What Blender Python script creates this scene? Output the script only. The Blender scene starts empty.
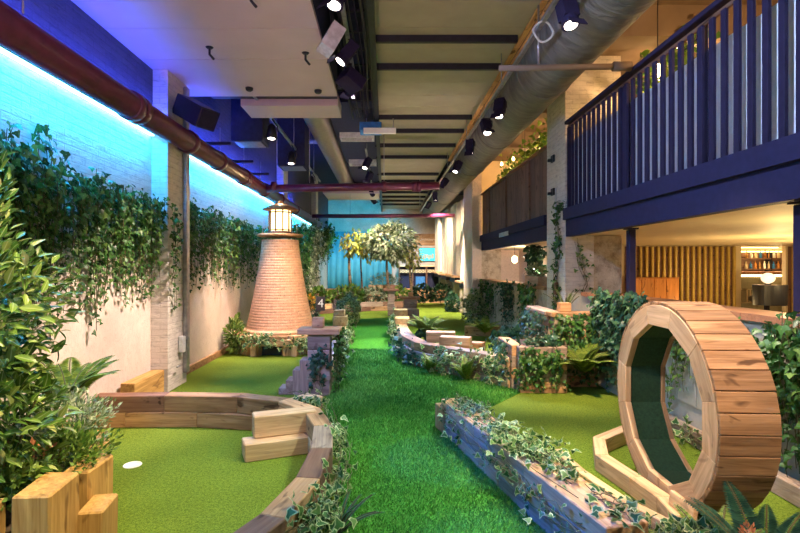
import bpy, bmesh, math, random
import numpy as np
from mathutils import Vector, Matrix, Euler
random.seed(7)
RNG = np.random.default_rng(7)
SC = bpy.context.scene
COL = SC.collection
PI = math.pi

# ------------------------------------------------------------------ camera
cam_d = bpy.data.cameras.new('camera')
cam = bpy.data.objects.new('camera', cam_d)
COL.objects.link(cam)
cam.location = (0, 0, 1.6)
cam.rotation_euler = (PI/2, 0, 0)
cam_d.sensor_width = 36
cam_d.lens = 36*500/800
cam_d.shift_x = 15/800
cam_d.clip_start = 0.05
SC.camera = cam
# ------------------------------------------------------------------ world, exposure
w = bpy.data.worlds.new('world')
SC.world = w
w.use_nodes = True
w.node_tree.nodes['Background'].inputs[0].default_value = (0.85, 0.72, 0.74, 1)
w.node_tree.nodes['Background'].inputs[1].default_value = 0.10
SC.view_settings.view_transform = 'Standard'
SC.view_settings.look = 'None'
SC.view_settings.gamma = 1
SC.view_settings.use_curve_mapping = False
SC.view_settings.exposure = 0.5
# ------------------------------------------------------------------ lights
def lamp(kind, name, loc, color, power, target=None, size=0.1, size_y=None, angle=60, blend=0.6):
    d = bpy.data.lights.new(name, kind)
    d.color = color
    d.energy = power
    if kind == 'AREA':
        d.size = size
        if size_y:
            d.shape = 'RECTANGLE'
            d.size_y = size_y
    else:
        d.shadow_soft_size = size
    if kind == 'SPOT':
        d.spot_size = math.radians(angle)
        d.spot_blend = blend
    o = bpy.data.objects.new(name, d)
    COL.objects.link(o)
    o.location = loc
    if target is not None:
        o.rotation_euler = (Vector(target)-Vector(loc)).to_track_quat('-Z', 'Y').to_euler()
    return o
WARM = (1.0, 0.72, 0.45)
SOFT = (1.0, 0.83, 0.68)
CYAN = (0.0, 0.37, 1.0)
BLUE = (0.10, 0.22, 1.0)
VIOL = (0.45, 0.35, 1.0)
# soft fill added behind the viewpoint, not a lamp of the hall
lamp('AREA', 'fill_light', (-0.4, -1.6, 3.6), SOFT, 30, (-0.4, 4.5, 0.6), 3.0, 1.6)
# unseen spots added to brighten the ceiling, no fittings belong to them
UP = (1.0, .70, .66)
for p, t, e, a in (((-1.2, -1.0, 0.4), (-1.0, 4.6, 4.1), 480, 52), ((0.6, -1.0, 0.4), (0.8, 4.6, 4.6), 260, 56), ((1.0, 8.5, 0.6), (0.8, 10.5, 4.6), 220, 75), ((0.7, 13.0, 0.6), (0.8, 16.5, 4.6), 250, 70), ((-1.2, 12.5, .3), (-1.4, 13.5, 4.6), 160, 80)):
    lamp('SPOT', 'ceiling_fill', p, (1, .46, .58) if p[0] == -1.2 and p[1] < 0 else UP, e, t, 0.15, angle=a, blend=1.0)
# cyan LED strips, tucked behind the pipe and shining down the brick
lamp('AREA', 'led_wash', (-2.86, 2.2, 3.22), CYAN, 180, (-2.99, 2.2, 2.2), 8.0, 0.05).rotation_euler = (math.radians(22), 0, PI/2)
lamp('AREA', 'led_wash', (-2.86, 12.2, 3.22), CYAN, 180, (-2.99, 9, 2.2), 10.2, 0.05).rotation_euler = (math.radians(22), 0, PI/2)
lamp('AREA', 'led_upwash', (-2.80, 11.5, 3.44), (0.04, 0.08, 1.0), 150, (-2.0, 11.5, 4.1), 9.0, 0.05).rotation_euler = (math.radians(180-40), 0, PI/2)
lamp('AREA', 'led_upwash', (-2.80, 3.0, 3.44), (0.05, 0.08, 1.0), 80, (-2.0, 3.0, 4.1), 7.0, 0.05).rotation_euler = (math.radians(180-35), 0, PI/2)
# track spots
SPOTS = [
 ((-0.42, 3.2, 4.15), (-2.2, 3.4, 0.0), WARM, 280, 56), 
 ((-0.42, 4.6, 4.15), (-1.4, 4.2, 0.0), SOFT, 250, 60),
 ((-0.42, 5.6, 4.15), (-2.9, 5.4, 0.3), (1, .76, .64), 480, 46),
 ((-0.42, 7.0, 4.15), (-2.1, 9.0, 1.2), WARM, 470, 40),
 ((-1.9, 9.0, 4.0), (-2.6, 8.6, 0.0), (1, .76, .66), 250, 50),
 ((1.8, 4.7, 4.0), (2.1, 3.6, 0.5), SOFT, 330, 55),
 ((1.8, 4.7, 4.0), (0.2, 3.6, 0.0), (0.85,1,0.8), 200, 60),
 ((1.8, 7.5, 4.0), (0.1, 6.4, 0.0), (0.85,1,0.8), 260, 50),
 ((1.8, 8.5, 4.0), (1.6, 7.2, 0.3), SOFT, 330, 60),
 ((1.8, 9.9, 4.0), (1.1, 9.5, 0.0), SOFT, 380, 65),
 ((1.8, 11.9, 4.0), (0.0, 11.5, 0.0), (0.85,1,0.8), 300, 60),
 ((1.8, 14.2, 4.0), (-1.0, 18.0, 0.6), SOFT, 420, 60),
 ((1.8, 16.8, 4.0), (2.3, 17.5, 0.3), SOFT, 560, 80),
 ((1.4, 19.5, 4.0), (0.6, 23.0, 1.0), SOFT, 420, 80),
 ((-0.42, 17.0, 4.1), (0.2, 20.5, 2.4), SOFT, 420, 50),
 ((-0.42, 14.0, 4.1), (-2.0, 16.5, 0.5), SOFT, 340, 60),
 ((-0.42, 1.4, 4.15), (-2.15, 2.7, 1.0), (1, .84, .42), 270, 44),
 ((1.7, 1.0, 4.0), (1.95, 3.2, 0.5), WARM, 175, 42),
 ((-0.42, 2.5, 4.15), (1.85, 3.4, 0.75), WARM, 150, 26),
 ((1.72, 2.6, 4.0), (0.1, 3.6, 0.0), (0.85, 1, 0.75), 170, 44),
 ((1.72, 4.3, 4.0), (2.2, 6.5, 0.5), WARM, 430, 42),
 ((1.76, 16.6, 4.0), (2.75, 18.0, 2.2), WARM, 150, 90),
 ((1.76, 19.6, 4.0), (2.65, 21.0, 2.2), WARM, 170, 90),
 ((1.76, 22.5, 4.0), (2.6, 24.0, 2.2), WARM, 150, 90),
 ((-0.42, 18.8, 4.1), (-1.1, 20.7, 2.3), (1, .85, .5), 260, 60),
 ((-0.42, 9.5, 4.1), (-0.1, 9.5, 0.0), (0.85, 1, 0.75), 170, 55),
]
for p, t, c, e, a in SPOTS:
    lamp('SPOT', 'track_lamp', (p[0], p[1], p[2]-0.16), c, e*2.6, t, 0.05, angle=a, blend=0.8)
# blue and violet washes from the ceiling gap
for by, ty in ((2.9, 2.75), (4.0, 4.15)):
    lamp('SPOT', 'blue_wash', (-2.35, by, 3.75), (0.0, 0.10, 1.0), 1150, (0.76+(3.4-ty)*.2, ty, 0.0), 0.06, angle=16, blend=0.6)
lamp('SPOT', 'blue_wash', (-0.5, 5.2, 3.95), (0.5, 0.55, 1.0), 110, (2.9, 6.0, 2.8), 0.08, angle=75, blend=0.8)
lamp('SPOT', 'blue_wash', (-0.5, 2.2, 3.95), (0.55, 0.68, 1.0), 620, (2.9, 3.4, 3.0), 0.08, angle=85, blend=0.8)
lamp('SPOT', 'blue_wash', (-0.5, 9.5, 4.0), BLUE, 1500, (0.6, 8.2, 0.2), 0.08, angle=60, blend=0.8)
lamp('SPOT', 'violet_wash', (-0.5, 3.0, 3.95), VIOL, 500, (-0.75, 6.3, 0.4), 0.08, angle=24, blend=0.8)
lamp('SPOT', 'cyan_wash', (-0.6, 20.0, 4.0), (0, .6, 1), 900, (-1.6, 26.0, 1.8), 0.08, angle=75, blend=0.6)
# dining side and upper floor
for p, e in (((4.6, 5.0, 1.5), 34), ((6.5, 8.2, 1.3), 66), ((8.2, 9.6, 1.4), 40), ((6.9, 10.6, 0.7), 14), ((10.9, 13.9, 1.6), 26)):
    lamp('POINT', 'dining_fill', p, (1, .70, .30), e, None, 0.06)  # bare point lights added in mid-air to warm the ceiling and slats
lamp('AREA', 'bar_light', (9.2, 12.9, 2.0), WARM, 30, (9.2, 13.0, 0), 1.6, 0.6)
for p, e in (((4.1, 4.4, 4.3), 90), ((4.2, 7.2, 4.2), 90), ((4.2, 10.6, 4.2), 110), ((4.2, 13.6, 4.2), 110)):
    lamp('POINT', 'upper_floor_lamp', p, (1, .58, .25), e, None, 0.08)
lamp('POINT', 'alcove_lamp', (3.6, 12.3, 1.5), (1, .8, .62), 80, None, 0.05)

# ------------------------------------------------------------------ node helpers
class NT:
    def __init__(s, name):
        s.m = bpy.data.materials.new(name)
        s.m.use_nodes = True
        s.t = s.m.node_tree
        s.b = s.t.nodes['Principled BSDF']
    def n(s, typ, **kw):
        x = s.t.nodes.new(typ)
        for k, v in kw.items():
            if k in x.inputs.keys() and not hasattr(x, k):
                s.set(x.inputs[k], v)
            else:
                setattr(x, k, v)
        return x
    def set(s, inp, v):
        if isinstance(v, bpy.types.NodeSocket):
            s.t.links.new(v, inp)
        else:
            if isinstance(v, (tuple, list)) and len(v) == 3 and inp.type == 'RGBA':
                v = (*v, 1)
            inp.default_value = v
    def coord(s, kind='Object'):
        return s.n('ShaderNodeTexCoord').outputs[kind]
    def mapping(s, vec, scale=(1, 1, 1), loc=(0, 0, 0), rot=(0, 0, 0)):
        x = s.n('ShaderNodeMapping')
        s.set(x.inputs['Vector'], vec); s.set(x.inputs['Scale'], scale); s.set(x.inputs['Location'], loc); s.set(x.inputs['Rotation'], rot)
        return x.outputs[0]
    def noise(s, vec, scale=5, detail=4, rough=0.55, dist=0):
        x = s.n('ShaderNodeTexNoise')
        s.set(x.inputs['Vector'], vec); s.set(x.inputs['Scale'], scale); s.set(x.inputs['Detail'], detail)
        s.set(x.inputs['Roughness'], rough); s.set(x.inputs['Distortion'], dist)
        return x.outputs['Fac']
    def ramp(s, fac, stops):
        x = s.n('ShaderNodeValToRGB')
        s.set(x.inputs[0], fac)
        e = x.color_ramp.elements
        while len(e) < len(stops):
            e.new(0.5)
        for q, (p, c) in zip(e, stops):
            q.position = p
            q.color = (*c, 1) if len(c) == 3 else c
        return x.outputs[0]
    def mix(s, fac, a, b, mode='MIX'):
        x = s.n('ShaderNodeMix', data_type='RGBA', blend_type=mode)
        s.set(x.inputs[0], fac); s.set(x.inputs[6], a); s.set(x.inputs[7], b)
        return x.outputs[2]
    def math(s, op, a, b=0.0):
        x = s.n('ShaderNodeMath', operation=op)
        s.set(x.inputs[0], a); s.set(x.inputs[1], b)
        return x.outputs[0]
    def bump(s, h, strength=0.3, dist=0.01):
        x = s.n('ShaderNodeBump')
        s.set(x.inputs['Height'], h); s.set(x.inputs['Strength'], strength); s.set(x.inputs['Distance'], dist)
        s.set(s.b.inputs['Normal'], x.outputs[0])
    def out(s, color, rough=0.6, metal=0.0, spec=None):
        s.set(s.b.inputs['Base Color'], color); s.set(s.b.inputs['Roughness'], rough); s.set(s.b.inputs['Metallic'], metal)
        if spec is not None:
            s.set(s.b.inputs['Specular IOR Level'], spec)
        return s.m

def plain(name, c, rough=0.55, metal=0.0, var=0.25, scale=14, bump=0.08):
    k = NT(name)
    f = k.noise(k.coord(), scale, 5)
    lo = tuple(x*(1-var) for x in c); hi = tuple(min(1, x*(1+var)) for x in c)
    k.bump(f, bump, 0.004)
    return k.out(k.ramp(f, [(0.3, lo), (0.7, hi)]), rough, metal)

def emit(name, c, strength):
    k = NT(name)
    k.set(k.b.inputs['Emission Color'], c)
    k.set(k.b.inputs['Emission Strength'], strength)
    return k.out(c, 0.4)

def wood(name, dark, light, stain=0.35, rough=0.62, vary=0.3, grain=1.0, knot=0.2):
    """Sawn timber: grain runs along the object's own X, tone differs from board to board."""
    k = NT(name)
    rnd = k.n('ShaderNodeObjectInfo').outputs['Random']
    off = k.n('ShaderNodeCombineXYZ')
    k.set(off.inputs[0], k.math('MULTIPLY', rnd, 37.0)); k.set(off.inputs[1], k.math('MULTIPLY', rnd, 91.0)); k.set(off.inputs[2], k.math('MULTIPLY', rnd, 53.0))
    vec = k.mapping(k.coord(), (1, 1, 1), off.outputs[0])
    g = k.noise(k.mapping(vec, (1.6*grain, 22*grain, 22*grain)), 1.0, 6, 0.6, 0.9)
    fine = k.noise(k.mapping(vec, (3.0, 110, 110)), 1.0, 3, 0.6, 0.3)
    big = k.noise(k.mapping(vec, (1.3, 5, 5)), 1.0, 3, 0.5, 1.2)
    spot = k.noise(k.mapping(vec, (3.0, 6.5, 6.5)), 1.0, 2, 0.4, 2.0)
    c = k.ramp(k.math('ADD', k.math('MULTIPLY', g, 0.72), k.math('MULTIPLY', fine, 0.28)), [(0.34, dark), (0.66, light)])
    c = k.mix(k.math('MULTIPLY', k.ramp(big, [(0.45, (0, 0, 0)), (0.75, (1, 1, 1))]), stain), c, tuple(x*0.38 for x in dark))
    c = k.mix(k.math('MULTIPLY', k.ramp(spot, [(0.62, (0, 0, 0)), (0.70, (1, 1, 1))]), knot*4 if knot*4 < 0.85 else 0.85), c, (dark[0]*.22, dark[1]*.16, dark[2]*.12))
    hs = k.n('ShaderNodeHueSaturation')
    k.set(hs.inputs['Color'], c)
    k.set(hs.inputs['Value'], k.math('ADD', k.math('MULTIPLY', rnd, vary*2), 1-vary))
    k.bump(g, 0.25, 0.006)
    return k.out(hs.outputs[0], rough, 0, 0.3)

def leafmat(name, stops, edge=None, rough=0.42, trans=0.25):
    """Leaves: every leaf (mesh island) takes its own tone; edge paints the pale margin of a variegated leaf."""
    k = NT(name)
    r = k.n('ShaderNodeNewGeometry').outputs['Random Per Island']
    c = k.ramp(r, stops)
    uv = k.n('ShaderNodeUVMap').outputs[0]
    sep = k.n('ShaderNodeSeparateXYZ'); k.set(sep.inputs[0], uv)
    if edge:
        c = k.mix(k.ramp(k.math('ADD', sep.outputs[0], k.math('MULTIPLY', k.noise(k.coord(), 60, 2), 0.35)), [(0.86, (0, 0, 0)), (1.0, (1, 1, 1))]), c, edge)
    else:
        c = k.mix(k.ramp(sep.outputs[0], [(0.0, (1, 1, 1)), (0.18, (0, 0, 0))]), c, k.mix(0.35, c, (0.75, 0.85, 0.45)))
    m = k.out(c, rough, 0, 0.4)
    tr = k.n('ShaderNodeBsdfTranslucent'); k.set(tr.inputs[0], c)
    ms = k.n('ShaderNodeMixShader'); k.set(ms.inputs[0], trans)
    k.t.links.new(k.b.outputs[0], ms.inputs[1]); k.t.links.new(tr.outputs[0], ms.inputs[2])
    k.t.links.new(ms.outputs[0], k.t.nodes['Material Output'].inputs[0])
    return m

M = {}
M['sleeper'] = wood('oak_sleeper', (0.30, 0.145, 0.065), (0.64, 0.38, 0.20), 0.5, knot=0.2)
M['sleeper_gold'] = wood('golden_sleeper', (0.34, 0.17, 0.045), (0.68, 0.42, 0.15), 0.3, vary=0.15, knot=0.15)
M['sleeper_grey'] = wood('weathered_sleeper', (0.21, 0.145, 0.11), (0.48, 0.36, 0.28), 0.35, knot=0.1)
M['sleeper_dark'] = wood('dark_sleeper', (0.13, 0.06, 0.04), (0.26, 0.14, 0.09), 0.3)
M['ply'] = wood('pale_board', (0.46, 0.26, 0.13), (0.78, 0.52, 0.31), 0.22, vary=0.16, knot=0.1)
M['deck'] = wood('deck_plank', (0.22, 0.105, 0.045), (0.55, 0.31, 0.16), 0.5, vary=0.25, knot=0.2)
M['batten'] = wood('warm_batten', (0.45, 0.22, 0.07), (0.75, 0.42, 0.16), 0.1)
M['capwood'] = wood('cap_board', (0.20, 0.08, 0.04), (0.36, 0.16, 0.08), 0.2, 0.4)
M['screenwood'] = wood('screen_board', (0.42, 0.15, 0.03), (0.60, 0.24, 0.06), 0.1, 0.4)
M['brownboard'] = wood('brown_board', (0.12, 0.06, 0.04), (0.24, 0.13, 0.09), 0.2, vary=0.2)
M['taupe'] = plain('taupe_ceiling', (0.17, 0.12, 0.08), 0.7, var=0.15, scale=2)
M['trunk'] = wood('tree_bark', (0.20, 0.12, 0.07), (0.42, 0.29, 0.19), 0.2)
M['black'] = plain('black_metal', (0.018, 0.018, 0.03), 0.5, 0.3)
M['darkslab'] = plain('dark_painted_slab', (0.016, 0.02, 0.065), 0.8)
M['navy'] = plain('navy_paint', (0.022, 0.02, 0.06), 0.5, var=0.12)
M['slat'] = plain('navy_slat', (0.02, 0.016, 0.045), 0.45, var=0.15)
M['whiteboard'] = plain('white_board', (0.72, 0.76, 0.80), 0.5, var=0.06)
M['soffit'] = plain('soffit_panel', (0.52, 0.42, 0.43), 0.55, var=0.05, scale=2, bump=0.02)
M['olive'] = plain('ceiling_sheet', (0.34, 0.305, 0.22), 0.6, var=0.08, scale=3, bump=0.03)
M['grey'] = plain('grey_metal', (0.35, 0.35, 0.38), 0.4, 0.7)
M['palegrey'] = plain('pale_grey_paint', (0.55, 0.56, 0.58), 0.5)
M['burgundy'] = plain('burgundy_pipe_paint', (0.10, 0.014, 0.045), 0.3, 0.1, 0.3, 8)
M['cream'] = plain('cream_paint', (0.72, 0.60, 0.38), 0.6, var=0.05, scale=3)
M['gold'] = plain('gold_slat', (0.56, 0.38, 0.09), 0.4, 0.15, 0.1)
M['clad'] = plain('grey_green_cladding', (0.42, 0.38, 0.31), 0.6, var=0.1)
M['barpanel'] = plain('bar_front_paint', (0.28, 0.26, 0.17), 0.5, var=0.1)
M['leather'] = plain('dark_leather', (0.010, 0.010, 0.014), 0.4, 0, 0.2, 30)
M['bluepaint'] = plain('blue_paint', (0.03, 0.20, 0.55), 0.5)
M['white'] = plain('white_plastic', (0.85, 0.85, 0.82), 0.4, var=0.03)
M['soil'] = plain('soil', (0.05, 0.03, 0.02), 0.95, 0, 0.5, 40, 0.6)
M['stem'] = plain('vine_stem', (0.10, 0.08, 0.03), 0.7)
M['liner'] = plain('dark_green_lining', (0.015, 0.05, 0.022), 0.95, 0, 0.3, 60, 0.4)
M['curtain'] = plain('teal_backcloth', (0.10, 0.42, 0.55), 0.8, var=0.15, scale=1.5)
M['led'] = emit('led_diffuser', (0.25, 0.85, 1.0), 9)
M['bulb'] = emit('warm_bulb', (1.0, 0.62, 0.25), 14)
M['lens'] = emit('spot_lens', (1.0, 0.86, 0.75), 9)
M['lantern'] = emit('lantern_glass', (1.0, 0.72, 0.32), 3.4)
M['warmstrip'] = emit('warm_strip', (1.0, 0.72, 0.3), 5)
M['globe'] = emit('globe_glass', (1.0, 0.85, 0.65), 0.75)
M['screen'] = emit('teal_screen', (0.02, 0.55, 0.62), 1.0)
M['flag'] = plain('flag_cloth', (0.05, 0.035, 0.045), 0.8)
M['bluesoft'] = emit('blue_strip', (0.05, 0.12, 1.0), 1.2)

for q in ('slat', 'navy'):
    M[q].node_tree.nodes['Principled BSDF'].inputs['Specular IOR Level'].default_value = 0.12
    M[q].node_tree.nodes['Principled BSDF'].inputs['Roughness'].default_value = 0.65
def pos_map(k, axes, scale=1.0):
    sp = k.n('ShaderNodeSeparateXYZ'); k.set(sp.inputs[0], k.n('ShaderNodeNewGeometry').outputs['Position'])
    cb = k.n('ShaderNodeCombineXYZ')
    k.set(cb.inputs[0], sp.outputs[axes[0]]); k.set(cb.inputs[1], sp.outputs[axes[1]])
    return cb.outputs[0]
def brickmat(name, axes, c1, c2, mortar, bw=0.22, bh=0.072, uv=False, bump=0.6, rough=0.75, ms=0.006):
    k = NT(name)
    vec = k.n('ShaderNodeUVMap').outputs[0] if uv else pos_map(k, axes)
    b = k.n('ShaderNodeTexBrick')
    k.set(b.inputs['Vector'], vec); k.set(b.inputs['Scale'], 1.0)
    k.set(b.inputs['Color1'], c1); k.set(b.inputs['Color2'], c2); k.set(b.inputs['Mortar'], mortar)
    k.set(b.inputs['Mortar Size'], ms); k.set(b.inputs['Brick Width'], bw); k.set(b.inputs['Row Height'], bh); k.set(b.inputs['Mortar Smooth'], 0.3)
    nz = k.noise(vec if uv else k.mapping(k.n('ShaderNodeNewGeometry').outputs['Position'], (0.45, 0.45, 1.6)), 14, 7, 0.72)
    c = k.mix(0.5, b.outputs['Color'], k.ramp(nz, [(0.34, tuple(x*0.35 for x in c1)), (0.46, c1), (0.7, c2)]), 'MIX')
    h = k.math('ADD', k.math('MULTIPLY', b.outputs['Fac'], -1.0), k.math('MULTIPLY', nz, 0.9))
    k.bump(h, bump, 0.045)
    return k.out(c, rough)
M['brick_yz'] = brickmat('painted_brick', (1, 2), (0.64, 0.58, 0.53), (0.74, 0.68, 0.62), (0.54, 0.48, 0.44))
M['brick_up'] = brickmat('dark_upper_brick', (1, 2), (0.07, 0.07, 0.10), (0.11, 0.10, 0.13), (0.05, 0.05, 0.07))
M['brick_xz'] = brickmat('painted_brick_end', (0, 2), (0.64, 0.58, 0.53), (0.74, 0.68, 0.62), (0.54, 0.48, 0.44))
M['brick_round'] = brickmat('lighthouse_brick', (0, 2), (0.60, 0.30, 0.18), (0.74, 0.44, 0.28), (0.80, 0.58, 0.42), 0.13, 0.05, True, 0.5, 0.7, 0.004)
k = NT('cream_plaster')
f = k.noise(k.coord(), 1.6, 6, 0.6); cr = k.noise(k.mapping(k.coord(), (1, 3, 1)), 5, 8, 0.7, 1.5)
c = k.mix(k.ramp(cr, [(0.485, (0, 0, 0)), (0.5, (1, 1, 1)), (0.515, (0, 0, 0))]), k.ramp(f, [(0.3, (0.58, 0.46, 0.40)), (0.7, (0.76, 0.65, 0.58))]), (0.42, 0.33, 0.27))
k.bump(cr, 0.15, 0.01); M['plaster'] = k.out(c, 0.8)
k = NT('worn_concrete')
f = k.noise(k.coord(), 4, 8, 0.7); h2 = k.noise(k.coord(), 30, 5, 0.7)
c = k.ramp(f, [(0.35, (0.24, 0.18, 0.13)), (0.5, (0.50, 0.42, 0.32)), (0.65, (0.62, 0.54, 0.43))])
c = k.mix(k.ramp(h2, [(0.3, (1, 1, 1)), (0.4, (0, 0, 0))]), c, (0.16, 0.12, 0.09))
k.bump(h2, 0.6, 0.02); M['concrete'] = k.out(c, 0.85)
def turf(name, a, b, scale, rough=0.95):
    k = NT(name)
    vec = k.n('ShaderNodeNewGeometry').outputs['Position']
    f1 = k.noise(vec, scale, 3, 0.8); f2 = k.noise(vec, 1.1, 3); f3 = k.noise(vec, scale*0.4, 3, 0.8)
    c = k.ramp(k.math('ADD', k.math('MULTIPLY', f1, 0.6), k.math('MULTIPLY', f3, 0.4)), [(0.38, a), (0.52, b), (0.66, tuple(min(1, x*1.7) for x in b))])
    c = k.mix(k.math('MULTIPLY', k.ramp(f2, [(0.4, (0, 0, 0)), (0.7, (1, 1, 1))]), 0.3), c, tuple(x*0.8 for x in a))
    k.bump(f1, 1.0, 0.02)
    return k.out(c, rough, 0, 0.1)
M['green'] = turf('short_turf', (0.065, 0.12, 0.009), (0.205, 0.295, 0.033), 110)
M['path'] = turf('long_turf', (0.03, 0.15, 0.018), (0.09, 0.32, 0.04), 60)
k = NT('grass_blade')
r = k.n('ShaderNodeNewGeometry').outputs['Random Per Island']
patch = k.noise(k.n('ShaderNodeNewGeometry').outputs['Position'], 1.3, 4, 0.6)  # uneven light on the path, put into the blade colour as dark patches
c = k.ramp(r, [(0.0, (0.035, 0.165, 0.02)), (0.55, (0.095, 0.32, 0.045)), (1.0, (0.25, 0.50, 0.11))])
M['blade'] = k.out(k.mix(k.ramp(patch, [(0.4, (0, 0, 0)), (0.65, (0.45, 0.45, 0.45))]), c, (0.012, 0.11, 0.03)), 0.7, 0, 0.15)
k = NT('duct_fabric')
v = k.mapping(k.coord(), (3.0, 9.0, 3.0)); f = k.noise(v, 1.0, 4, 0.5, 0.6)
k.bump(f, 0.7, 0.05); M['fabric'] = k.out(k.ramp(f, [(0.3, (0.09, 0.08, 0.072)), (0.7, (0.18, 0.16, 0.14))]), 0.6)
M['corr'] = plain('ribbed_duct_metal', (0.40, 0.37, 0.37), 0.38, 0.6, 0.1)
k = NT('white_wash_board')
f = k.noise(k.mapping(k.coord(), (2.2, 9, 9)), 1.0, 6, 0.7)
M['whitewash'] = k.out(k.ramp(f, [(0.28, (0.30, 0.22, 0.17)), (0.36, (0.72, 0.66, 0.60)), (0.7, (0.84, 0.80, 0.76))]), 0.7)

G_ = (0.0, 0.0)
M['ivy'] = leafmat('ivy_leaf', [(0.0, (0.012, 0.05, 0.012)), (0.5, (0.035, 0.12, 0.022)), (0.85, (0.08, 0.20, 0.035)), (1.0, (0.17, 0.28, 0.06))])
M['ivy_var'] = leafmat('variegated_ivy_leaf', [(0.0, (0.015, 0.07, 0.02)), (0.6, (0.05, 0.15, 0.04)), (1.0, (0.14, 0.25, 0.07))], (0.42, 0.48, 0.24))
M['ivy_dark'] = leafmat('blue_green_ivy_leaf', [(0.0, (0.012, 0.045, 0.03)), (0.6, (0.03, 0.10, 0.055)), (1.0, (0.08, 0.18, 0.08))])  # second ivy kind in a deeper, bluer green
M['laurel'] = leafmat('laurel_leaf', [(0.0, (0.025, 0.075, 0.012)), (0.5, (0.08, 0.17, 0.02)), (0.85, (0.20, 0.30, 0.05)), (1.0, (0.42, 0.44, 0.16))], None, 0.3)
M['fern'] = leafmat('fern_leaf', [(0.0, (0.08, 0.16, 0.02)), (0.6, (0.20, 0.30, 0.04)), (1.0, (0.34, 0.42, 0.08))], None, 0.5)
M['fern_dark'] = leafmat('dark_fern_leaf', [(0.0, (0.012, 0.05, 0.04)), (0.6, (0.025, 0.09, 0.06)), (1.0, (0.05, 0.14, 0.08))], None, 0.35)
M['silver'] = leafmat('silver_shrub_leaf', [(0.0, (0.12, 0.20, 0.07)), (0.5, (0.28, 0.35, 0.18)), (1.0, (0.58, 0.60, 0.46))])
M['shrub'] = leafmat('shrub_leaf', [(0.0, (0.04, 0.11, 0.015)), (0.6, (0.12, 0.22, 0.03)), (1.0, (0.26, 0.34, 0.06))])
M['yellowleaf'] = leafmat('yellow_leaf', [(0.0, (0.14, 0.20, 0.03)), (0.5, (0.42, 0.40, 0.06)), (1.0, (0.70, 0.62, 0.16))])
M['paleleaf'] = leafmat('pale_leaf', [(0.0, (0.04, 0.08, 0.03)), (0.5, (0.20, 0.25, 0.13)), (1.0, (0.55, 0.56, 0.38))])
M['flower'] = leafmat('orange_flower', [(0.0, (0.6, 0.22, 0.02)), (1.0, (0.85, 0.5, 0.05))])
M['pink'] = leafmat('rust_leaf', [(0.0, (0.35, 0.10, 0.05)), (1.0, (0.60, 0.25, 0.12))])
# ------------------------------------------------------------------ object helpers
def link_mesh(name, verts, faces, mat, parent=None, loc=(0, 0, 0), rot=None, smooth=False, uv=None):
    me = bpy.data.meshes.new(name)
    me.from_pydata([tuple(v) for v in verts], [], [tuple(f) for f in faces])
    if uv is not None:
        l = me.uv_layers.new(name='UVMap')
        for i, lp in enumerate(me.loops):
            l.data[i].uv = uv[lp.vertex_index] if not isinstance(uv, dict) else uv[i]
    if smooth:
        me.polygons.foreach_set('use_smooth', [True]*len(me.polygons))
    me.update()
    if mat is not None:
        me.materials.append(mat)
    o = bpy.data.objects.new(name, me)
    COL.objects.link(o)
    place(o, parent, loc, rot)
    return o
def place(o, parent, loc, rot=None):
    """loc is in world metres; parents made by thing() carry no rotation of their own while being built."""
    v = Vector(loc)
    if parent is not None:
        o.parent = parent
        q = parent
        while q is not None:
            v = v - q.location
            q = q.parent
    o.location = v
    if rot is not None:
        o.rotation_euler = rot.to_euler() if isinstance(rot, Matrix) else rot
def thing(name, label, cat, loc=(0, 0, 0), group=None):
    o = bpy.data.objects.new(name, None)
    o.empty_display_size = 0.1
    COL.objects.link(o)
    o.location = loc
    return tag(o, label, cat, group)
def tag(o, label=None, cat=None, group=None, kind=None):
    if label: o['label'] = label
    if cat: o['category'] = cat
    if group: o['group'] = group
    if kind: o['kind'] = kind
    return o
def struct(o):
    o['kind'] = 'structure'
    return o
def copy_tree(o, parent=None):
    c = o.copy(); COL.objects.link(c); c.parent = parent
    for ch in list(o.children):
        copy_tree(ch, c)
    return c

PERM = {0: Matrix.Identity(3), 1: Matrix.Rotation(PI/2, 3, 'Z'), 2: Matrix.Rotation(-PI/2, 3, 'Y')}
def box(name, c, s, mat, parent=None, rz=0.0, bev=0.006, rot=None, jitter=0.0):
    """A bevelled box centred at c; the mesh's own X runs along its longest side so that grain follows it."""
    ax = max(range(3), key=lambda i: s[i])
    d = (s[0], s[1], s[2]) if ax == 0 else ((s[1], s[0], s[2]) if ax == 1 else (s[2], s[1], s[0]))
    bm = bmesh.new()
    bmesh.ops.create_cube(bm, size=1.0)
    for v in bm.verts:
        v.co = Vector((v.co.x*d[0], v.co.y*d[1], v.co.z*d[2]))
        if jitter:
            v.co += Vector((random.uniform(-1, 1), random.uniform(-1, 1), random.uniform(-1, 1)))*jitter
    b = min(bev, min(d)*0.3)
    if b > 0:
        bmesh.ops.bevel(bm, geom=bm.edges[:], offset=b, segments=1, affect='EDGES')
    me = bpy.data.meshes.new(name)
    bm.to_mesh(me); bm.free()
    me.materials.append(mat)
    o = bpy.data.objects.new(name, me); COL.objects.link(o)
    R = (rot if rot is not None else Matrix.Rotation(rz, 3, 'Z')) @ PERM[ax]
    place(o, parent, c, R)
    return o
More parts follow.
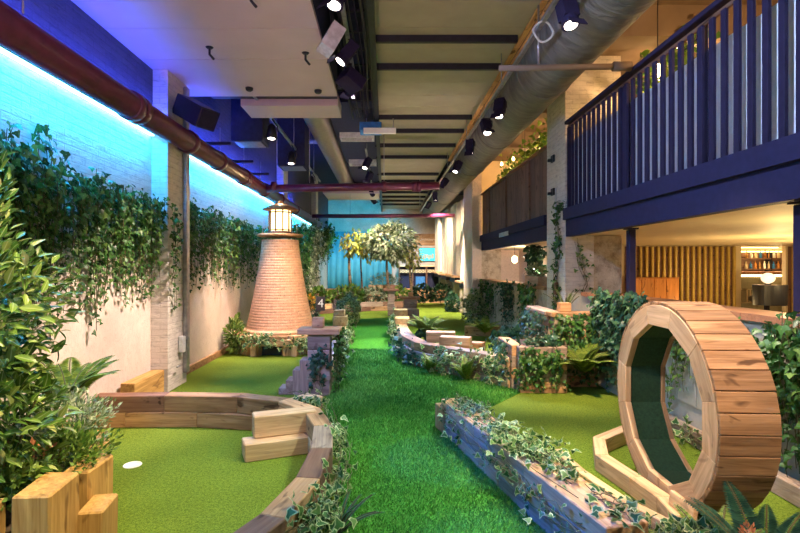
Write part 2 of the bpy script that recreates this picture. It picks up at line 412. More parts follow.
def tubemesh(pts, r, n=8, closed=False, cap=True):
    pts = [Vector(p) for p in pts]
    rs = r if isinstance(r, (list, tuple)) else [r]*len(pts)
    V, F = [], []
    N = len(pts)
    up = Vector((0, 0, 1))
    prev = None
    for i, p in enumerate(pts):
        t = (pts[(i+1) % N if closed else min(i+1, N-1)] - pts[(i-1) % N if closed else max(i-1, 0)]).normalized()
        if prev is None:
            a = t.cross(up)
            if a.length < 1e-3: a = t.cross(Vector((1, 0, 0)))
        else:
            a = prev - t*prev.dot(t)
        a.normalize(); prev = a
        b = t.cross(a)
        for j in range(n):
            q = 2*PI*j/n
            V.append(p + (a*math.cos(q) + b*math.sin(q))*rs[i])
    for i in range(N if closed else N-1):
        for j in range(n):
            F.append((i*n+j, i*n+(j+1) % n, ((i+1) % N)*n+(j+1) % n, ((i+1) % N)*n+j))
    if cap and not closed:
        F.append(tuple(range(n-1, -1, -1))); F.append(tuple((N-1)*n+j for j in range(n)))
    return V, F
def tube(name, pts, r, mat, parent=None, n=10, closed=False, loc=None):
    V, F = tubemesh(pts, r, n, closed)
    loc = Vector(pts[0]) if loc is None else Vector(loc)
    return link_mesh(name, [v-loc for v in V], F, mat, parent, loc, None, True)
def merge(parts):
    V, F = [], []
    for v, f in parts:
        o = len(V); V += list(v); F += [tuple(i+o for i in q) for q in f]
    return V, F
def boxm(c, s, R=None):
    V = []
    for x in (-.5, .5):
        for y in (-.5, .5):
            for z in (-.5, .5):
                q = Vector((x*s[0], y*s[1], z*s[2]))
                if R is not None: q = R @ q
                V.append(q+Vector(c))
    return V, [(0, 1, 3, 2), (4, 6, 7, 5), (0, 4, 5, 1), (2, 3, 7, 6), (0, 2, 6, 4), (1, 5, 7, 3)]
def lathe(name, prof, mat, parent, loc, n=32, smooth=True, uvr=None, cap=True):
    """prof: (radius, z) from bottom to top, turned about the vertical through loc."""
    V, F, U = [], [], {}
    for (r, z) in prof:
        for j in range(n):
            a = 2*PI*j/n
            V.append((r*math.cos(a), r*math.sin(a), z))
    li = 0
    for i in range(len(prof)-1):
        for j in range(n):
            k = (j+1) % n
            F.append((i*n+j, i*n+k, (i+1)*n+k, (i+1)*n+j))
            if uvr:
                for (jj, ii) in ((j, i), (j+1, i), (j+1, i+1), (j, i+1)):
                    U[li] = (jj/n*2*PI*uvr, prof[ii][1]); li += 1
    if cap:
        F.append(tuple(range(n-1, -1, -1))); F.append(tuple((len(prof)-1)*n+j for j in range(n)))
        if uvr:
            for q in range(2*n):
                U[li] = (0, 0); li += 1
    o = link_mesh(name, V, F, mat, parent, loc, None, False, U if uvr else None)
    if smooth:
        me = o.data
        me.polygons.foreach_set('use_smooth', [len(p.vertices) == 4 for p in me.polygons])
    return o
def plate(name, poly, z0, z1, mat, parent=None, loc=None):
    """A flat slab with the outline poly (x, y)."""
    n = len(poly)
    loc = Vector((sum(p[0] for p in poly)/n, sum(p[1] for p in poly)/n, z0)) if loc is None else Vector(loc)
    V = [(x-loc.x, y-loc.y, z0-loc.z) for x, y in poly]+[(x-loc.x, y-loc.y, z1-loc.z) for x, y in poly]
    F = [tuple(range(n-1, -1, -1)), tuple(range(n, 2*n))]+[(i, (i+1) % n, n+(i+1) % n, n+i) for i in range(n)]
    return link_mesh(name, V, F, mat, parent, loc)
def sleeper(p0, p1, wd, z0, z1, mat, parent, name='sleeper', bev=0.008):
    """One beam lying from p0 to p1 (its centre line)."""
    a, b = Vector((*p0, 0)), Vector((*p1, 0))
    d = b-a
    m = (a+b)/2
    return box(name, (m.x, m.y, (z0+z1)/2), (d.length, wd, z1-z0), mat, parent, math.atan2(d.y, d.x), bev, None, 0.003)
def mitred(p, q, n0, n1, wd, z0, z1, mat, parent, name='sleeper'):
    """A beam of a curved edging, its ends cut to meet its neighbours. p, q: centre points, n0, n1: unit normals at the joints."""
    c = Vector(((p[0]+q[0])/2, (p[1]+q[1])/2, (z0+z1)/2))
    ang = math.atan2(q[1]-p[1], q[0]-p[0])
    R = Matrix.Rotation(-ang, 3, 'Z')
    cor = []
    for pt, nn in ((p, n0), (q, n1)):
        for s in (-.5, .5):
            cor.append((pt[0]+nn[0]*s*wd, pt[1]+nn[1]*s*wd))
    cor = [cor[0], cor[2], cor[3], cor[1]]
    bm = bmesh.new()
    lo = [bm.verts.new(R @ (Vector((x, y, z0))-c)) for x, y in cor]
    hi = [bm.verts.new(R @ (Vector((x, y, z1))-c)) for x, y in cor]
    bm.faces.new(lo[::-1]); bm.faces.new(hi)
    for i in range(4):
        bm.faces.new((lo[i], lo[(i+1) % 4], hi[(i+1) % 4], hi[i]))
    bmesh.ops.recalc_face_normals(bm, faces=bm.faces[:])
    bmesh.ops.bevel(bm, geom=bm.edges[:], offset=0.006, segments=1, affect='EDGES')
    me = bpy.data.meshes.new(name); bm.to_mesh(me); bm.free()
    me.materials.append(mat)
    o = bpy.data.objects.new(name, me); COL.objects.link(o)
    place(o, parent, c, Matrix.Rotation(ang, 3, 'Z'))
    return o

# ------------------------------------------------------------------ leaves
def fan(outline, centre):
    v = [centre]+outline
    n = len(outline)
    return np.array(v, float), [(0, 1+i, 1+(i+1) % n) for i in range(n)]
IVY = fan([(0, 0, 0), (.30, -.10, -.04), (.56, .16, -.12), (.27, .40, 0), (0, 1.0, -.10), (-.27, .40, 0), (-.56, .16, -.12), (-.30, -.10, -.04)], (0, .30, .06))
IVY_FAR = (np.array([(0, 0, 0), (.5, .2, -.1), (0, 1, -.08), (-.5, .2, -.1)], float), [(0, 1, 2), (0, 2, 3)])
LAUREL = (np.array([(0, 0, 0), (.13, .22, .05), (.19, .5, .05), (.11, .8, .0), (0, 1, -.10), (-.11, .8, .0), (-.19, .5, .05), (-.13, .22, .05), (0, .3, 0), (0, .65, -.01)], float),
          [(0, 1, 8), (0, 8, 7), (1, 2, 8), (2, 9, 8), (2, 3, 9), (3, 4, 9), (4, 5, 9), (5, 6, 9), (6, 8, 9), (6, 7, 8)])
SMALL = (np.array([(0, 0, 0), (.22, .45, .04), (0, 1, -.05), (-.22, .45, .04)], float), [(0, 1, 2), (0, 2, 3)])
THIN = (np.array([(-.05, 0, 0), (.05, 0, 0), (0, 1, 0)], float), [(0, 1, 2)])
def leaf_obj(name, tpl, P, D, Nn, S, mat, parent, loc):
    """Many leaves as one foliage mesh: P base points, D directions the tips point, Nn rough upper-side normals, S lengths."""
    T, F = tpl
    P = np.asarray(P, float); D = np.asarray(D, float); Nn = np.asarray(Nn, float); S = np.asarray(S, float)
    D = D/np.maximum(np.linalg.norm(D, axis=1, keepdims=True), 1e-6)
    X = np.cross(D, Nn); X = X/np.maximum(np.linalg.norm(X, axis=1, keepdims=True), 1e-6)
    Z = np.cross(X, D)
    N, k = len(P), len(T)
    V = P[:, None, :] + S[:, None, None]*(T[None, :, 0:1]*X[:, None, :] + T[None, :, 1:2]*D[:, None, :] + T[None, :, 2:3]*Z[:, None, :])
    V = V.reshape(-1, 3) - np.array(loc)
    Fa = np.array(F)
    A = (np.arange(N)[:, None, None]*k + Fa[None]).reshape(-1)
    me = bpy.data.meshes.new(name)
    nf = N*len(F)
    me.vertices.add(N*k); me.vertices.foreach_set('co', V.ravel())
    me.loops.add(nf*3); me.loops.foreach_set('vertex_index', A)
    me.polygons.add(nf); me.polygons.foreach_set('loop_start', np.arange(nf)*3)
    r = np.linalg.norm(T[:, :2]-np.array([0, .35]), axis=1); r = r/r.max()
    if tpl is IVY:
        r = np.where(np.arange(k) == 0, 0, 1.0)
    if tpl is LAUREL:
        r = np.where(np.abs(T[:, 0]) < .01, 0, 1.0)
    uv = np.stack([np.tile(r, N)[A], np.tile(T[:, 1], N)[A]], 1)
    l = me.uv_layers.new(name='UVMap'); l.data.foreach_set('uv', uv.ravel())
    me.update(calc_edges=True); me.validate()
    me.materials.append(mat)
    o = bpy.data.objects.new(name, me); COL.objects.link(o)
    place(o, parent, loc)
    return o
def rnd(n, s=1.0):
    return RNG.normal(0, s, (n, 3))
def stems(name, lines, r, parent, loc, mat=None, n=4):
    V, F = merge([tubemesh(l, r, n, False, False) for l in lines if len(l) > 1])
    L = Vector(loc)
    return link_mesh(name, [Vector(v)-L for v in V], F, mat or M['stem'], parent, loc, None, True)
def ivy_curtain(label, a, b, out, z_top, z_low, strands, step, size, mat='ivy', tpl=IVY, thick=0.12, group=None, cat='ivy', jag=0.5, ragtop=0.12, fall=1.0):
    """Ivy hanging from a line a-b at height z_top down a wall whose outward direction is out."""
    a, b, out = np.array(a, float), np.array(b, float), np.array(out, float)
    loc = (float(a[0]+b[0])/2, float(a[1]+b[1])/2, z_top)
    t = thing('hanging_ivy', label, cat, loc, group)
    P, S, lines = [], [], []
    ln = z_top-z_low
    for i in range(strands):
        u = (i+RNG.random())/strands
        base = a+(b-a)*u
        L = ln*(0.35+0.65*RNG.random()**jag)*fall
        top = z_top+RNG.normal(0, ragtop)
        n = max(3, int(L/step))
        d0 = RNG.random()*thick+0.02
        sway = RNG.normal(0, 0.05)
        tang = (b-a)/np.linalg.norm(b-a)
        line = []
        for j in range(n+1):
            q = j/n
            off = d0*(1-0.55*q)+0.015
            p = base+out[:2]*off+tang*(sway*q*1.5+0.03*math.sin(q*7+i))
            z = top-L*q
            line.append((p[0], p[1], z))
            for rep in range(2 if q < 0.6 else 1):
                P.append((p[0]+RNG.normal(0, .03), p[1]+RNG.normal(0, .03), z+RNG.normal(0, .03))); S.append(size*(0.6+0.7*RNG.random())*(1-0.3*q))
        lines.append(line[::3]+[line[-1]])
    n = len(P)
    P = np.array(P)
    o3 = np.array([out[0], out[1], 0])
    D = np.array([0, 0, -1.0])+o3*0.35+rnd(n, 0.55)
    Nn = o3+np.array([0, 0, 0.35])+rnd(n, 0.45)
    wallpos = (P[:, :2]-a[None]) @ out[:2]
    P[:, :2] += np.maximum(0.02-wallpos, 0)[:, None]*out[None, :2]
    leaf_obj('foliage', tpl, P, D, Nn, S, M[mat], t, loc)
    stems('stem', lines, 0.003, t, loc)
    return t
def ivy_trail(label, pts, n, spread, size, mat='ivy_var', tpl=IVY, up=0.5, group=None, hang=None, cat='ivy', name='trailing_ivy', nstem=5):
    """Ivy creeping along a polyline of 3-D points, spilling sideways by spread (x, y, z)."""
    pts = np.array(pts, float)
    seg = np.linalg.norm(np.diff(pts, axis=0), axis=1); cum = np.concatenate([[0], np.cumsum(seg)])
    loc = tuple(float(v) for v in pts.mean(0))
    t = thing(name, label, cat, loc, group)
    u = RNG.random(n)*cum[-1]
    u = u+0.1*np.sin(u*9)                       # clumps
    P = np.stack([np.interp(u, cum, pts[:, i]) for i in range(3)], 1)
    P = P+RNG.normal(0, 1, (n, 3))*np.array(spread)[None]
    P[:, 2] = np.maximum(P[:, 2], 0.015)
    D = rnd(n, 0.8)+np.array([0, 0, -0.25])
    Nn = np.array([0, 0, 1.0])*up+rnd(n, 0.5)+(np.array(hang)[None] if hang is not None else 0)
    leaf_obj('foliage', tpl, P, D, Nn, size*(0.55+0.75*RNG.random(n)), M[mat], t, loc)
    lines = []
    for s in range(nstem):
        off = RNG.normal(0, 1, 3)*np.array(spread)*0.6
        m = max(6, int(cum[-1]/0.12))
        uu = np.linspace(0, cum[-1], m)
        L = np.stack([np.interp(uu, cum, pts[:, i]) for i in range(3)], 1)+off+RNG.normal(0, 0.012, (m, 3))
        L[:, 2] = np.maximum(L[:, 2], 0.01)
        lines.append([tuple(x) for x in L])
    stems('stem', lines, 0.003, t, loc)
    return t
def bush(name, label, c, rad, n, size, mat, tpl=SMALL, cat='shrub', group=None, upward=0.4, shell=0.55, stalks=7, leafname='foliage', base=None):
    """A rounded plant: leaves through an ellipsoid, on stalks rising from the base point."""
    c = np.array(c, float); rad = np.array(rad, float)
    base = np.array(base, float) if base is not None else np.array([c[0], c[1], c[2]-rad[2]])
    t = thing(name, label, cat, tuple(float(v) for v in base), group)
    d = rnd(n); d /= np.linalg.norm(d, axis=1, keepdims=True)
    lump = 1+0.18*np.sin(d[:, 0]*5+c[0])*np.cos(d[:, 1]*4+c[1])+0.12*np.sin(d[:, 2]*7)
    r = (shell+(1-shell)*RNG.random(n)**0.6)*lump
    P = c+d*rad*r[:, None]
    P[:, 2] = np.maximum(P[:, 2], base[2]+0.01)
    P[:, 0] = np.clip(P[:, 0], XL+0.06, XR-0.05 if c[0] < XR else 99)
    D = d+np.array([0, 0, upward])+rnd(n, 0.5)
    Nn = np.array([0, 0, 1.0])+d*0.6+rnd(n, 0.4)
    leaf_obj(leafname, tpl, P, D, Nn, size*(0.6+0.7*RNG.random(n)), M[mat], t, tuple(base))
    lines = []
    for i in range(stalks):
        e = c+d[i]*rad*0.75
        if e[2] < base[2]+0.02: e[2] = base[2]+rad[2]
        lines.append([tuple(base), tuple((base+e)/2+np.array([d[i][0], d[i][1], 0])*0.04), tuple(e)])
    stems('stem', lines, 0.006, t, tuple(base))
    return t
def fern(label, base, n, length, mat, droop=0.9, width=0.17, cat='fern', face=None, lift=0.9, name='fern'):
    """Arching fronds, each a rachis with paired leaflets; every frond is a part."""
    t = thing(name, label, cat, base)
    for i in range(n):
        a = 2*PI*(i+0.35*RNG.random())/n if face is None else face+RNG.normal(0, 0.9)
        L = length*(0.75+0.4*RNG.random())
        el = lift*(0.7+0.5*RNG.random())
        h = np.array([math.cos(a), math.sin(a), 0])
        pts = []
        m = 22
        p = np.array(base, float)
        for j in range(m+1):
            q = j/m
            e = el-droop*1.5*q**1.3
            pts.append(p.copy())
            p = p+(h*math.cos(e)+np.array([0, 0, math.sin(e)]))*L/m
        pts = np.array(pts)
        pts[:, 2] = np.maximum(pts[:, 2], 0.012)
        side = np.array([-h[1], h[0], 0])
        P, D, Nn, S = [], [], [], []
        for j in range(2, m+1):
            q = j/m
            w_ = width*L*math.sin(PI*min(1, 0.12+q*0.88))**0.7*(1.05-0.35*q)+0.012
            tan = pts[j]-pts[j-1]; tan /= max(1e-6, np.linalg.norm(tan))
            for sgn in (-1, 1):
                for hf in (0, 0.5):
                    P.append(pts[j]-(pts[j]-pts[j-1])*hf); D.append(side*sgn+tan*0.45+np.array([0, 0, -0.12])); Nn.append(np.cross(side, tan)*-1+np.array([0, 0, .8])); S.append(w_)
        fr = leaf_obj('frond', SMALL, P, D, Nn, S, M[mat], t, base)
        stems('rachis', [[tuple(x) for x in pts[::3]]], 0.004, fr, base)
    return t
# ================================================================== SETTING
XL, XR = -2.98, 2.85
def sbox(name, lo, hi, mat, bev=0.0):
    c = [(l+h)/2 for l, h in zip(lo, hi)]
    s = [h-l for l, h in zip(lo, hi)]
    V, F = boxm((0, 0, 0), s)
    return struct(link_mesh(name, V, F, mat, None, c))
sbox('floor', (-3.3, -2.5, -0.1), (12, 27, 0.0), M['green'])
PATH = [(-0.32, 1.2), (-0.30, 3.3), (-0.36, 4.0), (-0.62, 4.8), (-0.72, 6.1), (-0.70, 8.0), (-0.95, 13.5), (-0.9, 15.2), (0.2, 15.6), (0.5, 14.6), (0.45, 12.5), (0.33, 9.4), (0.41, 8.3), (0.69, 7.7), (1.29, 7.1), (1.73, 6.35), (0.66, 5.0), (1.0, 3.3), (1.18, 2.5), (1.3, 1.2)]
struct(plate('path', PATH, 0.0, 0.006, M['path']))
# left wall: plaster below, brick above, boards on top
for y0, y1 in ((-2.5, 6.35), (6.92, 13.6), (14.2, 20.0), (20.6, 26.2)):
    sbox('wall_left', (XL-0.2, y0, 0), (XL, y1, 2.36), M['plaster'])
    sbox('wall_left', (XL-0.2, y0, 2.36), (XL+0.015, y1, 3.36), M['brick_yz'])
    sbox('wall_left', (XL-0.2, y0, 3.36), (XL+0.03, y1, 5.3), M['brick_up'])
for y in (6.35, 13.6, 20.0):
    V, F = boxm((0, 0, 0), (0.44, 0.60, 5.3))
    o = link_mesh('pillar_left', V, F, M['brick_yz'], None, (XL, y+0.30, 2.65))
    o.data.materials.append(M['brick_xz'])
    o.data.polygons[2].material_index = 1; o.data.polygons[3].material_index = 1
    struct(o)
sbox('baseboard_left', (XL, 6.95, 0), (XL+0.05, 13.6, 0.10), M['sleeper'])
sbox('wall_far', (-3.2, 26.0, 0), (6.2, 26.2, 5.3), M['plaster'])
# ceiling
sbox('ceiling', (-3.2, -2.5, 5.3), (12, 26.2, 5.5), M['darkslab'])
for y0, y1 in ((-2.5, 2.85), (2.86, 4.05), (4.06, 5.24), (5.25, 6.03), (6.04, 7.35)):
    sbox('ceiling_panel', (XL+0.03, y0, 4.1), (-0.70, y1, 4.16), M['soffit'])
sbox('ceiling_panel', (-2.2, 7.62, 4.05), (-0.72, 8.25, 4.25), M['soffit'])
sbox('ceiling_panel', (-2.1, 16.9, 4.08), (-0.2, 18.6, 4.25), M['soffit'])
sbox('beam', (-2.6, 7.40, 4.14), (-0.72, 7.58, 4.34), M['black'])
sbox('ceiling_panel', (XL, -2.5, 4.16), (-0.70, 7.35, 5.3), M['darkslab'])
for y in np.arange(-2.4, 25.6, 0.62):
    sbox('ceiling_panel', (-0.12, y, 4.60), (1.78, y+0.612, 4.66), M['olive'])
BEAMS = [1.4, 3.9, 6.5, 7.4, 9.9, 10.9, 12.2, 13.5, 16.0, 17.3, 18.6, 19.9, 21.2, 22.5, 23.8]
for y in BEAMS:
    sbox('beam', (-0.24, y-0.028, 4.51), (1.72, y+0.028, 4.599), M['black'])
sbox('beam', (-0.20, -2.5, 4.42), (-0.12, 25.8, 5.3), M['black'])
sbox('beam', (-1.1, 9.0, 4.56), (-0.21, 20.0, 4.75), M['darkslab'])
# upper floor on the other side, its slab, fascia and ceilings
for y0, y1 in ((-2.0, 7.88), (8.82, 14.78)):
    sbox('slab', (XR+0.12, y0, 2.10), (13.4 if y0 < 0 else 6.0, y1, 2.5), M['cream'])
    sbox('beam', (XR, y0, 2.07), (XR+0.12, y1, 2.33), M['navy'])
    sbox('beam', (XR-0.05, y0, 2.33), (XR+0.12, y1, 2.51), M['navy'])
sbox('slab', (3.76, 7.88, 2.10), (13.4, 8.82, 2.5), M['cream'])
sbox('slab', (6.0, 8.82, 2.10), (13.4, 15.5, 2.5), M['cream'])
sbox('wall_upper', (6.0, -2.0, 2.5), (6.15, 16, 5.3), M['taupe'])
sbox('wall_upper', (3.0, 15.9, 2.5), (6.0, 16.05, 5.3), M['cream'])
sbox('ceiling_panel', (3.0, -2, 4.95), (6, 15.9, 5.0), M['taupe'])
for y in (3.6, 6.4, 9.6, 12.4):
    sbox('beam', (2.98, y, 4.55), (6, y+0.35, 4.95), M['taupe'])
def column(y0, y1, x1, zs, name='column'):
    V, F = boxm((0, 0, 0), (x1-XR, y1-y0, 5.3))
    o = link_mesh(name, V, F, M['brick_yz'], None, ((XR+x1)/2, (y0+y1)/2, 2.65))
    o.data.materials.append(M['brick_xz']); o.data.materials.append(M['concrete'])
    o.data.polygons[2].material_index = 1; o.data.polygons[3].material_index = 1
    return struct(o)
column(7.9, 8.8, 3.30, 0)
sbox('column', (3.30, 7.93, 0), (3.75, 8.8, 2.09), M['concrete'])
sbox('column', (3.30, 7.95, 2.5), (3.75, 8.8, 5.3), M['brick_xz'])
sbox('column', (2.58, 14.8, 0), (2.86, 16.4, 5.3), M['plaster'])
sbox('column', (2.86, 14.85, 0), (3.45, 15.9, 2.5), M['concrete'])
# low wall below the balcony and its cladding
sbox('wall_low', (XR+0.03, -1.0, 0), (XR+0.15, 7.9, 1.18), M['clad'])
for i, y in enumerate(np.arange(-0.8, 7.7, 0.30)):
    sbox('wall_low_panel', (XR+0.012, y, 0.30), (XR+0.03, y+0.292, 1.17), M['clad'])
sbox('wall_low', (XR, 8.8, 0), (XR+0.15, 14.8, 1.18), M['concrete'])
sbox('trim_1', (XR-0.03, -1.0, 1.18), (XR+0.34, 7.2, 1.235), M['capwood'])
sbox('trim_2', (XR-0.03, 8.85, 1.18), (XR+0.30, 14.8, 1.235), M['sleeper'])
# dining side
sbox('floor_dining', (XR+0.15, -2.0, 0.0), (13.4, 15.5, 0.35), M['brownboard'])
sbox('wall_dining', (5.2, 12.0, 0.35), (8.55, 12.12, 2.1), M['cream'])
sbox('wall_dining', (9.62, 12.0, 0.35), (13.4, 12.12, 2.1), M['cream'])
sbox('wall_dining', (8.5, 15.0, 0.35), (13.4, 15.1, 2.1), M['cream'])
sbox('wall_dining', (13.3, -2.0, 0.35), (13.4, 15, 2.1), M['cream'])
sbox('wall_alcove', (3.4, 15.2, 0.35), (4.1, 15.3, 2.1), M['plaster'])
sbox('wall_alcove', (4.08, 8.82, 0.35), (4.18, 15.3, 2.1), M['plaster'])

# fluted gold panelling of the dining wall
def slat_panel(x0, x1, label, y=11.93, pitch=0.135):
    t = thing('slatted_panel', label, 'wall panel', ((x0+x1)/2, y, 0.36))
    box('backing', ((x0+x1)/2, y+0.05, 1.22), (x1-x0, 0.02, 1.72), M['brownboard'], t, 0, 0)
    n = int((x1-x0)/pitch)
    for i in range(n):
        x = x0+(i+.5)*(x1-x0)/n
        box('slat', (x, y, 1.22), (0.06, 0.07, 1.72), M['gold'], t, 0, 0.012)
slat_panel(5.75, 8.40, 'long golden slatted wall panel behind the orange-brown wooden screen')
slat_panel(9.66, 10.2, 'narrow golden slatted wall panel beyond the dark tub bar chair')
t = thing('low_screen', 'orange-brown wooden screen standing before the golden slats', 'screen', (6.2, 11.2, 0.35))
for i in range(4):
    box('board', (5.60+i*0.28, 11.2, 0.84), (0.272, 0.04, 0.98), M['screenwood'], t)
box('top_rail', (6.02, 11.2, 1.345), (1.14, 0.06, 0.03), M['screenwood'], t)
# bar
t = thing('bar_counter', 'panelled bar counter with a dark top and glowing strip', 'bar counter', (9.3, 12.6, 0.35))
box('body', (9.4, 12.85, 0.87), (1.9, 0.5, 1.04), M['barpanel'], t)
box('counter_top', (9.4, 12.8, 1.45), (1.96, 0.66, 0.05), M['capwood'], t)
box('light_strip', (9.4, 12.585, 1.37), (1.86, 0.012, 0.05), M['warmstrip'], t, 0, 0)
for x in (8.75, 9.15, 9.55):
    f = box('front_panel', (x, 12.59, 0.86), (0.34, 0.014, 0.74), M['barpanel'], t)
    for dx, dz, sx, sz in ((0, .36, .36, .025), (0, -.36, .36, .025), (-.17, 0, .025, .74), (.17, 0, .025, .74)):
        box('moulding', (x+dx, 12.578, 0.86+dz), (sx, 0.014, sz), M['cream'], f, 0, 0)
t = thing('back_bar', 'wooden back bar with bottle shelves and a warm light strip', 'bar shelf', (11.2, 14.8, 0.35))
box('back_panel', (11.2, 14.95, 1.3), (3.0, 0.04, 1.5), M['brownboard'], t)
box('shelf', (11.2, 14.80, 1.52), (3.0, 0.26, 0.035), M['brownboard'], t)
box('shelf', (11.2, 14.80, 1.83), (3.0, 0.26, 0.035), M['brownboard'], t)
box('cupboard', (11.2, 14.74, 0.80), (3.0, 0.34, 0.9), M['brownboard'], t)
box('light_strip', (11.2, 14.80, 2.04), (3.0, 0.05, 0.03), M['warmstrip'], t, 0, 0)
for x in (10.2, 11.35, 12.3):
    box('upright', (x, 14.8, 1.68), (0.04, 0.26, 0.66), M['black'], t)
BOT = [M['cream'], M['batten'], M['bluepaint'], M['white'], M['screenwood']]
ORD = ['first', 'second', 'third', 'fourth', 'fifth', 'sixth', 'seventh', 'eighth', 'ninth']
for r in range(2):
    for i in range(9):
        x = 10.66+i*0.135+(0.02 if r else 0)
        z = 1.5376+r*0.31
        h = 0.20+0.05*random.random()
        b = lathe('bottle', [(0.034, 0), (0.036, 0.01), (0.036, h*.6), (0.014, h*.75), (0.013, h)], BOT[(i*2+r) % 5], None, (x, 14.76, z), 10)
        tag(b, '%s bottle from the golden slatted wall on the %s back bar shelf' % (ORD[i], 'upper' if r else 'lower'), 'bottle', 'bottles on the upper bar shelf' if r else 'bottles on the lower bar shelf')
t = thing('bar_chair', 'dark tub-backed bar chair in front of the bar', 'chair', (8.0, 10.5, 0.35))
prof = []
V, F = [], []
nA = 18
for j in range(nA+1):
    a = PI*1.08+(j/nA)*PI*0.84+0*PI
    for r, z in ((0.30, 0.80), (0.36, 0.80), (0.37, 1.22), (0.31, 1.22)):
        V.append((r*math.cos(a), r*math.sin(a), z-0.35))
for j in range(nA):
    for q in range(4):
        F.append((j*4+q, j*4+(q+1) % 4, (j+1)*4+(q+1) % 4, (j+1)*4+q))
F += [(0, 1, 2, 3), (nA*4+3, nA*4+2, nA*4+1, nA*4)]
link_mesh('backrest', V, F, M['leather'], t, (8.0, 10.5, 0.35), None, False)
lathe('seat', [(0.27, 0), (0.31, 0.03), (0.31, 0.09), (0.26, 0.12)], M['leather'], t, (8.0, 10.5, 0.86), 24)
lathe('pedestal', [(0.22, 0), (0.22, 0.02), (0.04, 0.05), (0.035, 0.51)], M['black'], t, (8.0, 10.5, 0.352), 20)
t = thing('side_table', 'small dark table under the white globe lamp', 'table', (8.35, 10.9, 0.35))
lathe('table_top', [(0.26, 0), (0.27, 0.015), (0.26, 0.03)], M['capwood'], t, (8.35, 10.9, 1.17), 24)
lathe('pedestal', [(0.18, 0), (0.18, 0.02), (0.03, 0.04), (0.03, 0.818)], M['black'], t, (8.35, 10.9, 0.352), 16)
t = thing('globe_lamp', 'white glowing globe lamp behind the tub bar chair', 'lamp', (8.35, 10.9, 1.2))
lathe('base', [(0.06, 0), (0.06, 0.015), (0.03, 0.03)], M['black'], t, (8.35, 10.9, 1.201), 16)
lathe('globe', [(0.03, 0)]+[(0.13*math.sin(a), 0.125-0.115*math.cos(a)) for a in np.linspace(0.35, PI-0.05, 14)], M['globe'], t, (8.35, 10.9, 1.222), 20)
t = thing('header_light', 'glowing light strip across the top of the bar opening', 'light strip', (9.1, 12.2, 2.07))
box('housing', (9.1, 12.2, 2.085), (1.0, 0.06, 0.025), M['cream'], t, 0, 0)
box('diffuser', (9.1, 12.2, 2.062), (0.96, 0.04, 0.02), M['warmstrip'], t, 0, 0)
# dark posts under the balcony
for x, y, lab in ((3.06, 6.22, 'slim dark navy post in front of the orange-brown screen'), (3.06, 3.66, 'dark navy post beside the narrow golden panel and bar chair')):
    t = thing('support_post', lab, 'post', (x, y, 1.235))
    box('shaft', (x, y, 1.66), (0.085, 0.085, 0.79), M['slat'], t)
    box('foot_plate', (x, y, 1.246), (0.13, 0.13, 0.016), M['slat'], t, 0, 0)
    box('head_plate', (x, y, 2.07), (0.13, 0.13, 0.02), M['slat'], t, 0, 0)

# ================================================================== BALCONY RAILING
t = thing('balcony_railing', 'navy slatted balcony railing with white backing boards', 'railing', (XR, 5.0, 2.51))
box('top_rail', (XR+0.01, 4.35, 3.85), (0.09, 7.0, 0.05), M['slat'], t)
box('under_rail', (XR+0.03, 4.35, 3.785), (0.035, 7.0, 0.04), M['brownboard'], t)
for i, y in enumerate(np.arange(0.95, 7.85, 0.1555)):
    box('slat', (XR+0.012, y, 3.14), (0.03, 0.062, 1.26), M['slat'], t, 0, 0.003)
for y in (2.4, 4.56, 6.0, 7.78):
    box('newel', (XR+0.045, y, 3.16), (0.06, 0.075, 1.30), M['slat'], t, 0, 0.003)
for i, y in enumerate(np.arange(1.3, 7.6, 0.78)):
    box('backing_board', (XR+0.095, y, 3.04), (0.02, 0.775, 1.06), M['whiteboard'], t, 0, 0)
t = thing('balcony_railing', 'brown boarded balcony railing beyond the white brick column', 'railing', (XR, 11.8, 2.51))
box('top_rail', (XR+0.02, 11.8, 3.72), (0.10, 5.9, 0.05), M['capwood'], t)
for i, y in enumerate(np.arange(8.95, 14.75, 0.235)):
    box('board', (XR+0.03, y, 3.10), (0.03, 0.228, 1.18), M['brownboard'], t, 0, 0.003)
for y in (9.9, 11.8, 13.7):
    box('newel', (XR+0.0, y, 3.10), (0.04, 0.09, 1.18), M['brownboard'], t)
box('floor_plate', (XR-0.052, 11.8, 2.36), (0.012, 0.9, 0.10), M['palegrey'], t, 0, 0)

# ================================================================== LEFT SIDE FIXTURES
for y0, y1, lab in ((-1.6, 6.3, 'cyan LED strip on the brick above the bushy ivy'), (6.98, 13.5, 'cyan LED strip on the brick behind the lighthouse'), (14.3, 19.9, 'cyan LED strip on the far wall past the lighthouse')):
    t = thing('led_strip', lab, 'light strip', (XL+0.05, (y0+y1)/2, 3.24))
    box('housing', (XL+0.05, (y0+y1)/2, 3.275), (0.06, y1-y0, 0.03), M['black'], t, 0, 0)
    box('diffuser', (XL+0.05, (y0+y1)/2, 3.252), (0.045, y1-y0, 0.014), M['led'], t, 0, 0)
t = thing('overhead_pipe', 'thick burgundy pipe running along the brick wall', 'pipe', (-2.64, 8.0, 3.27))
def coupling(y, parent, x=-2.64, z=3.27, r=0.155):
    V, F = tubemesh([(x, y-0.06, z), (x, y-0.05, z), (x, y+0.05, z), (x, y+0.06, z)], [r*.92, r, r, r*.92], 20)
    L = Vector((x, y, z))
    return link_mesh('coupling', [v-L for v in V], F, M['burgundy'], parent, L, None, True)
tube('pipe', [(-2.64, -2, 3.27), (-2.64, 10, 3.27), (-2.64, 20, 3.27)], 0.132, M['burgundy'], t, 20)
for y in (5.2, 5.32, 6.7, 7.9, 9.3, 9.42, 10.9, 12.4, 14.6):
    coupling(y, t)
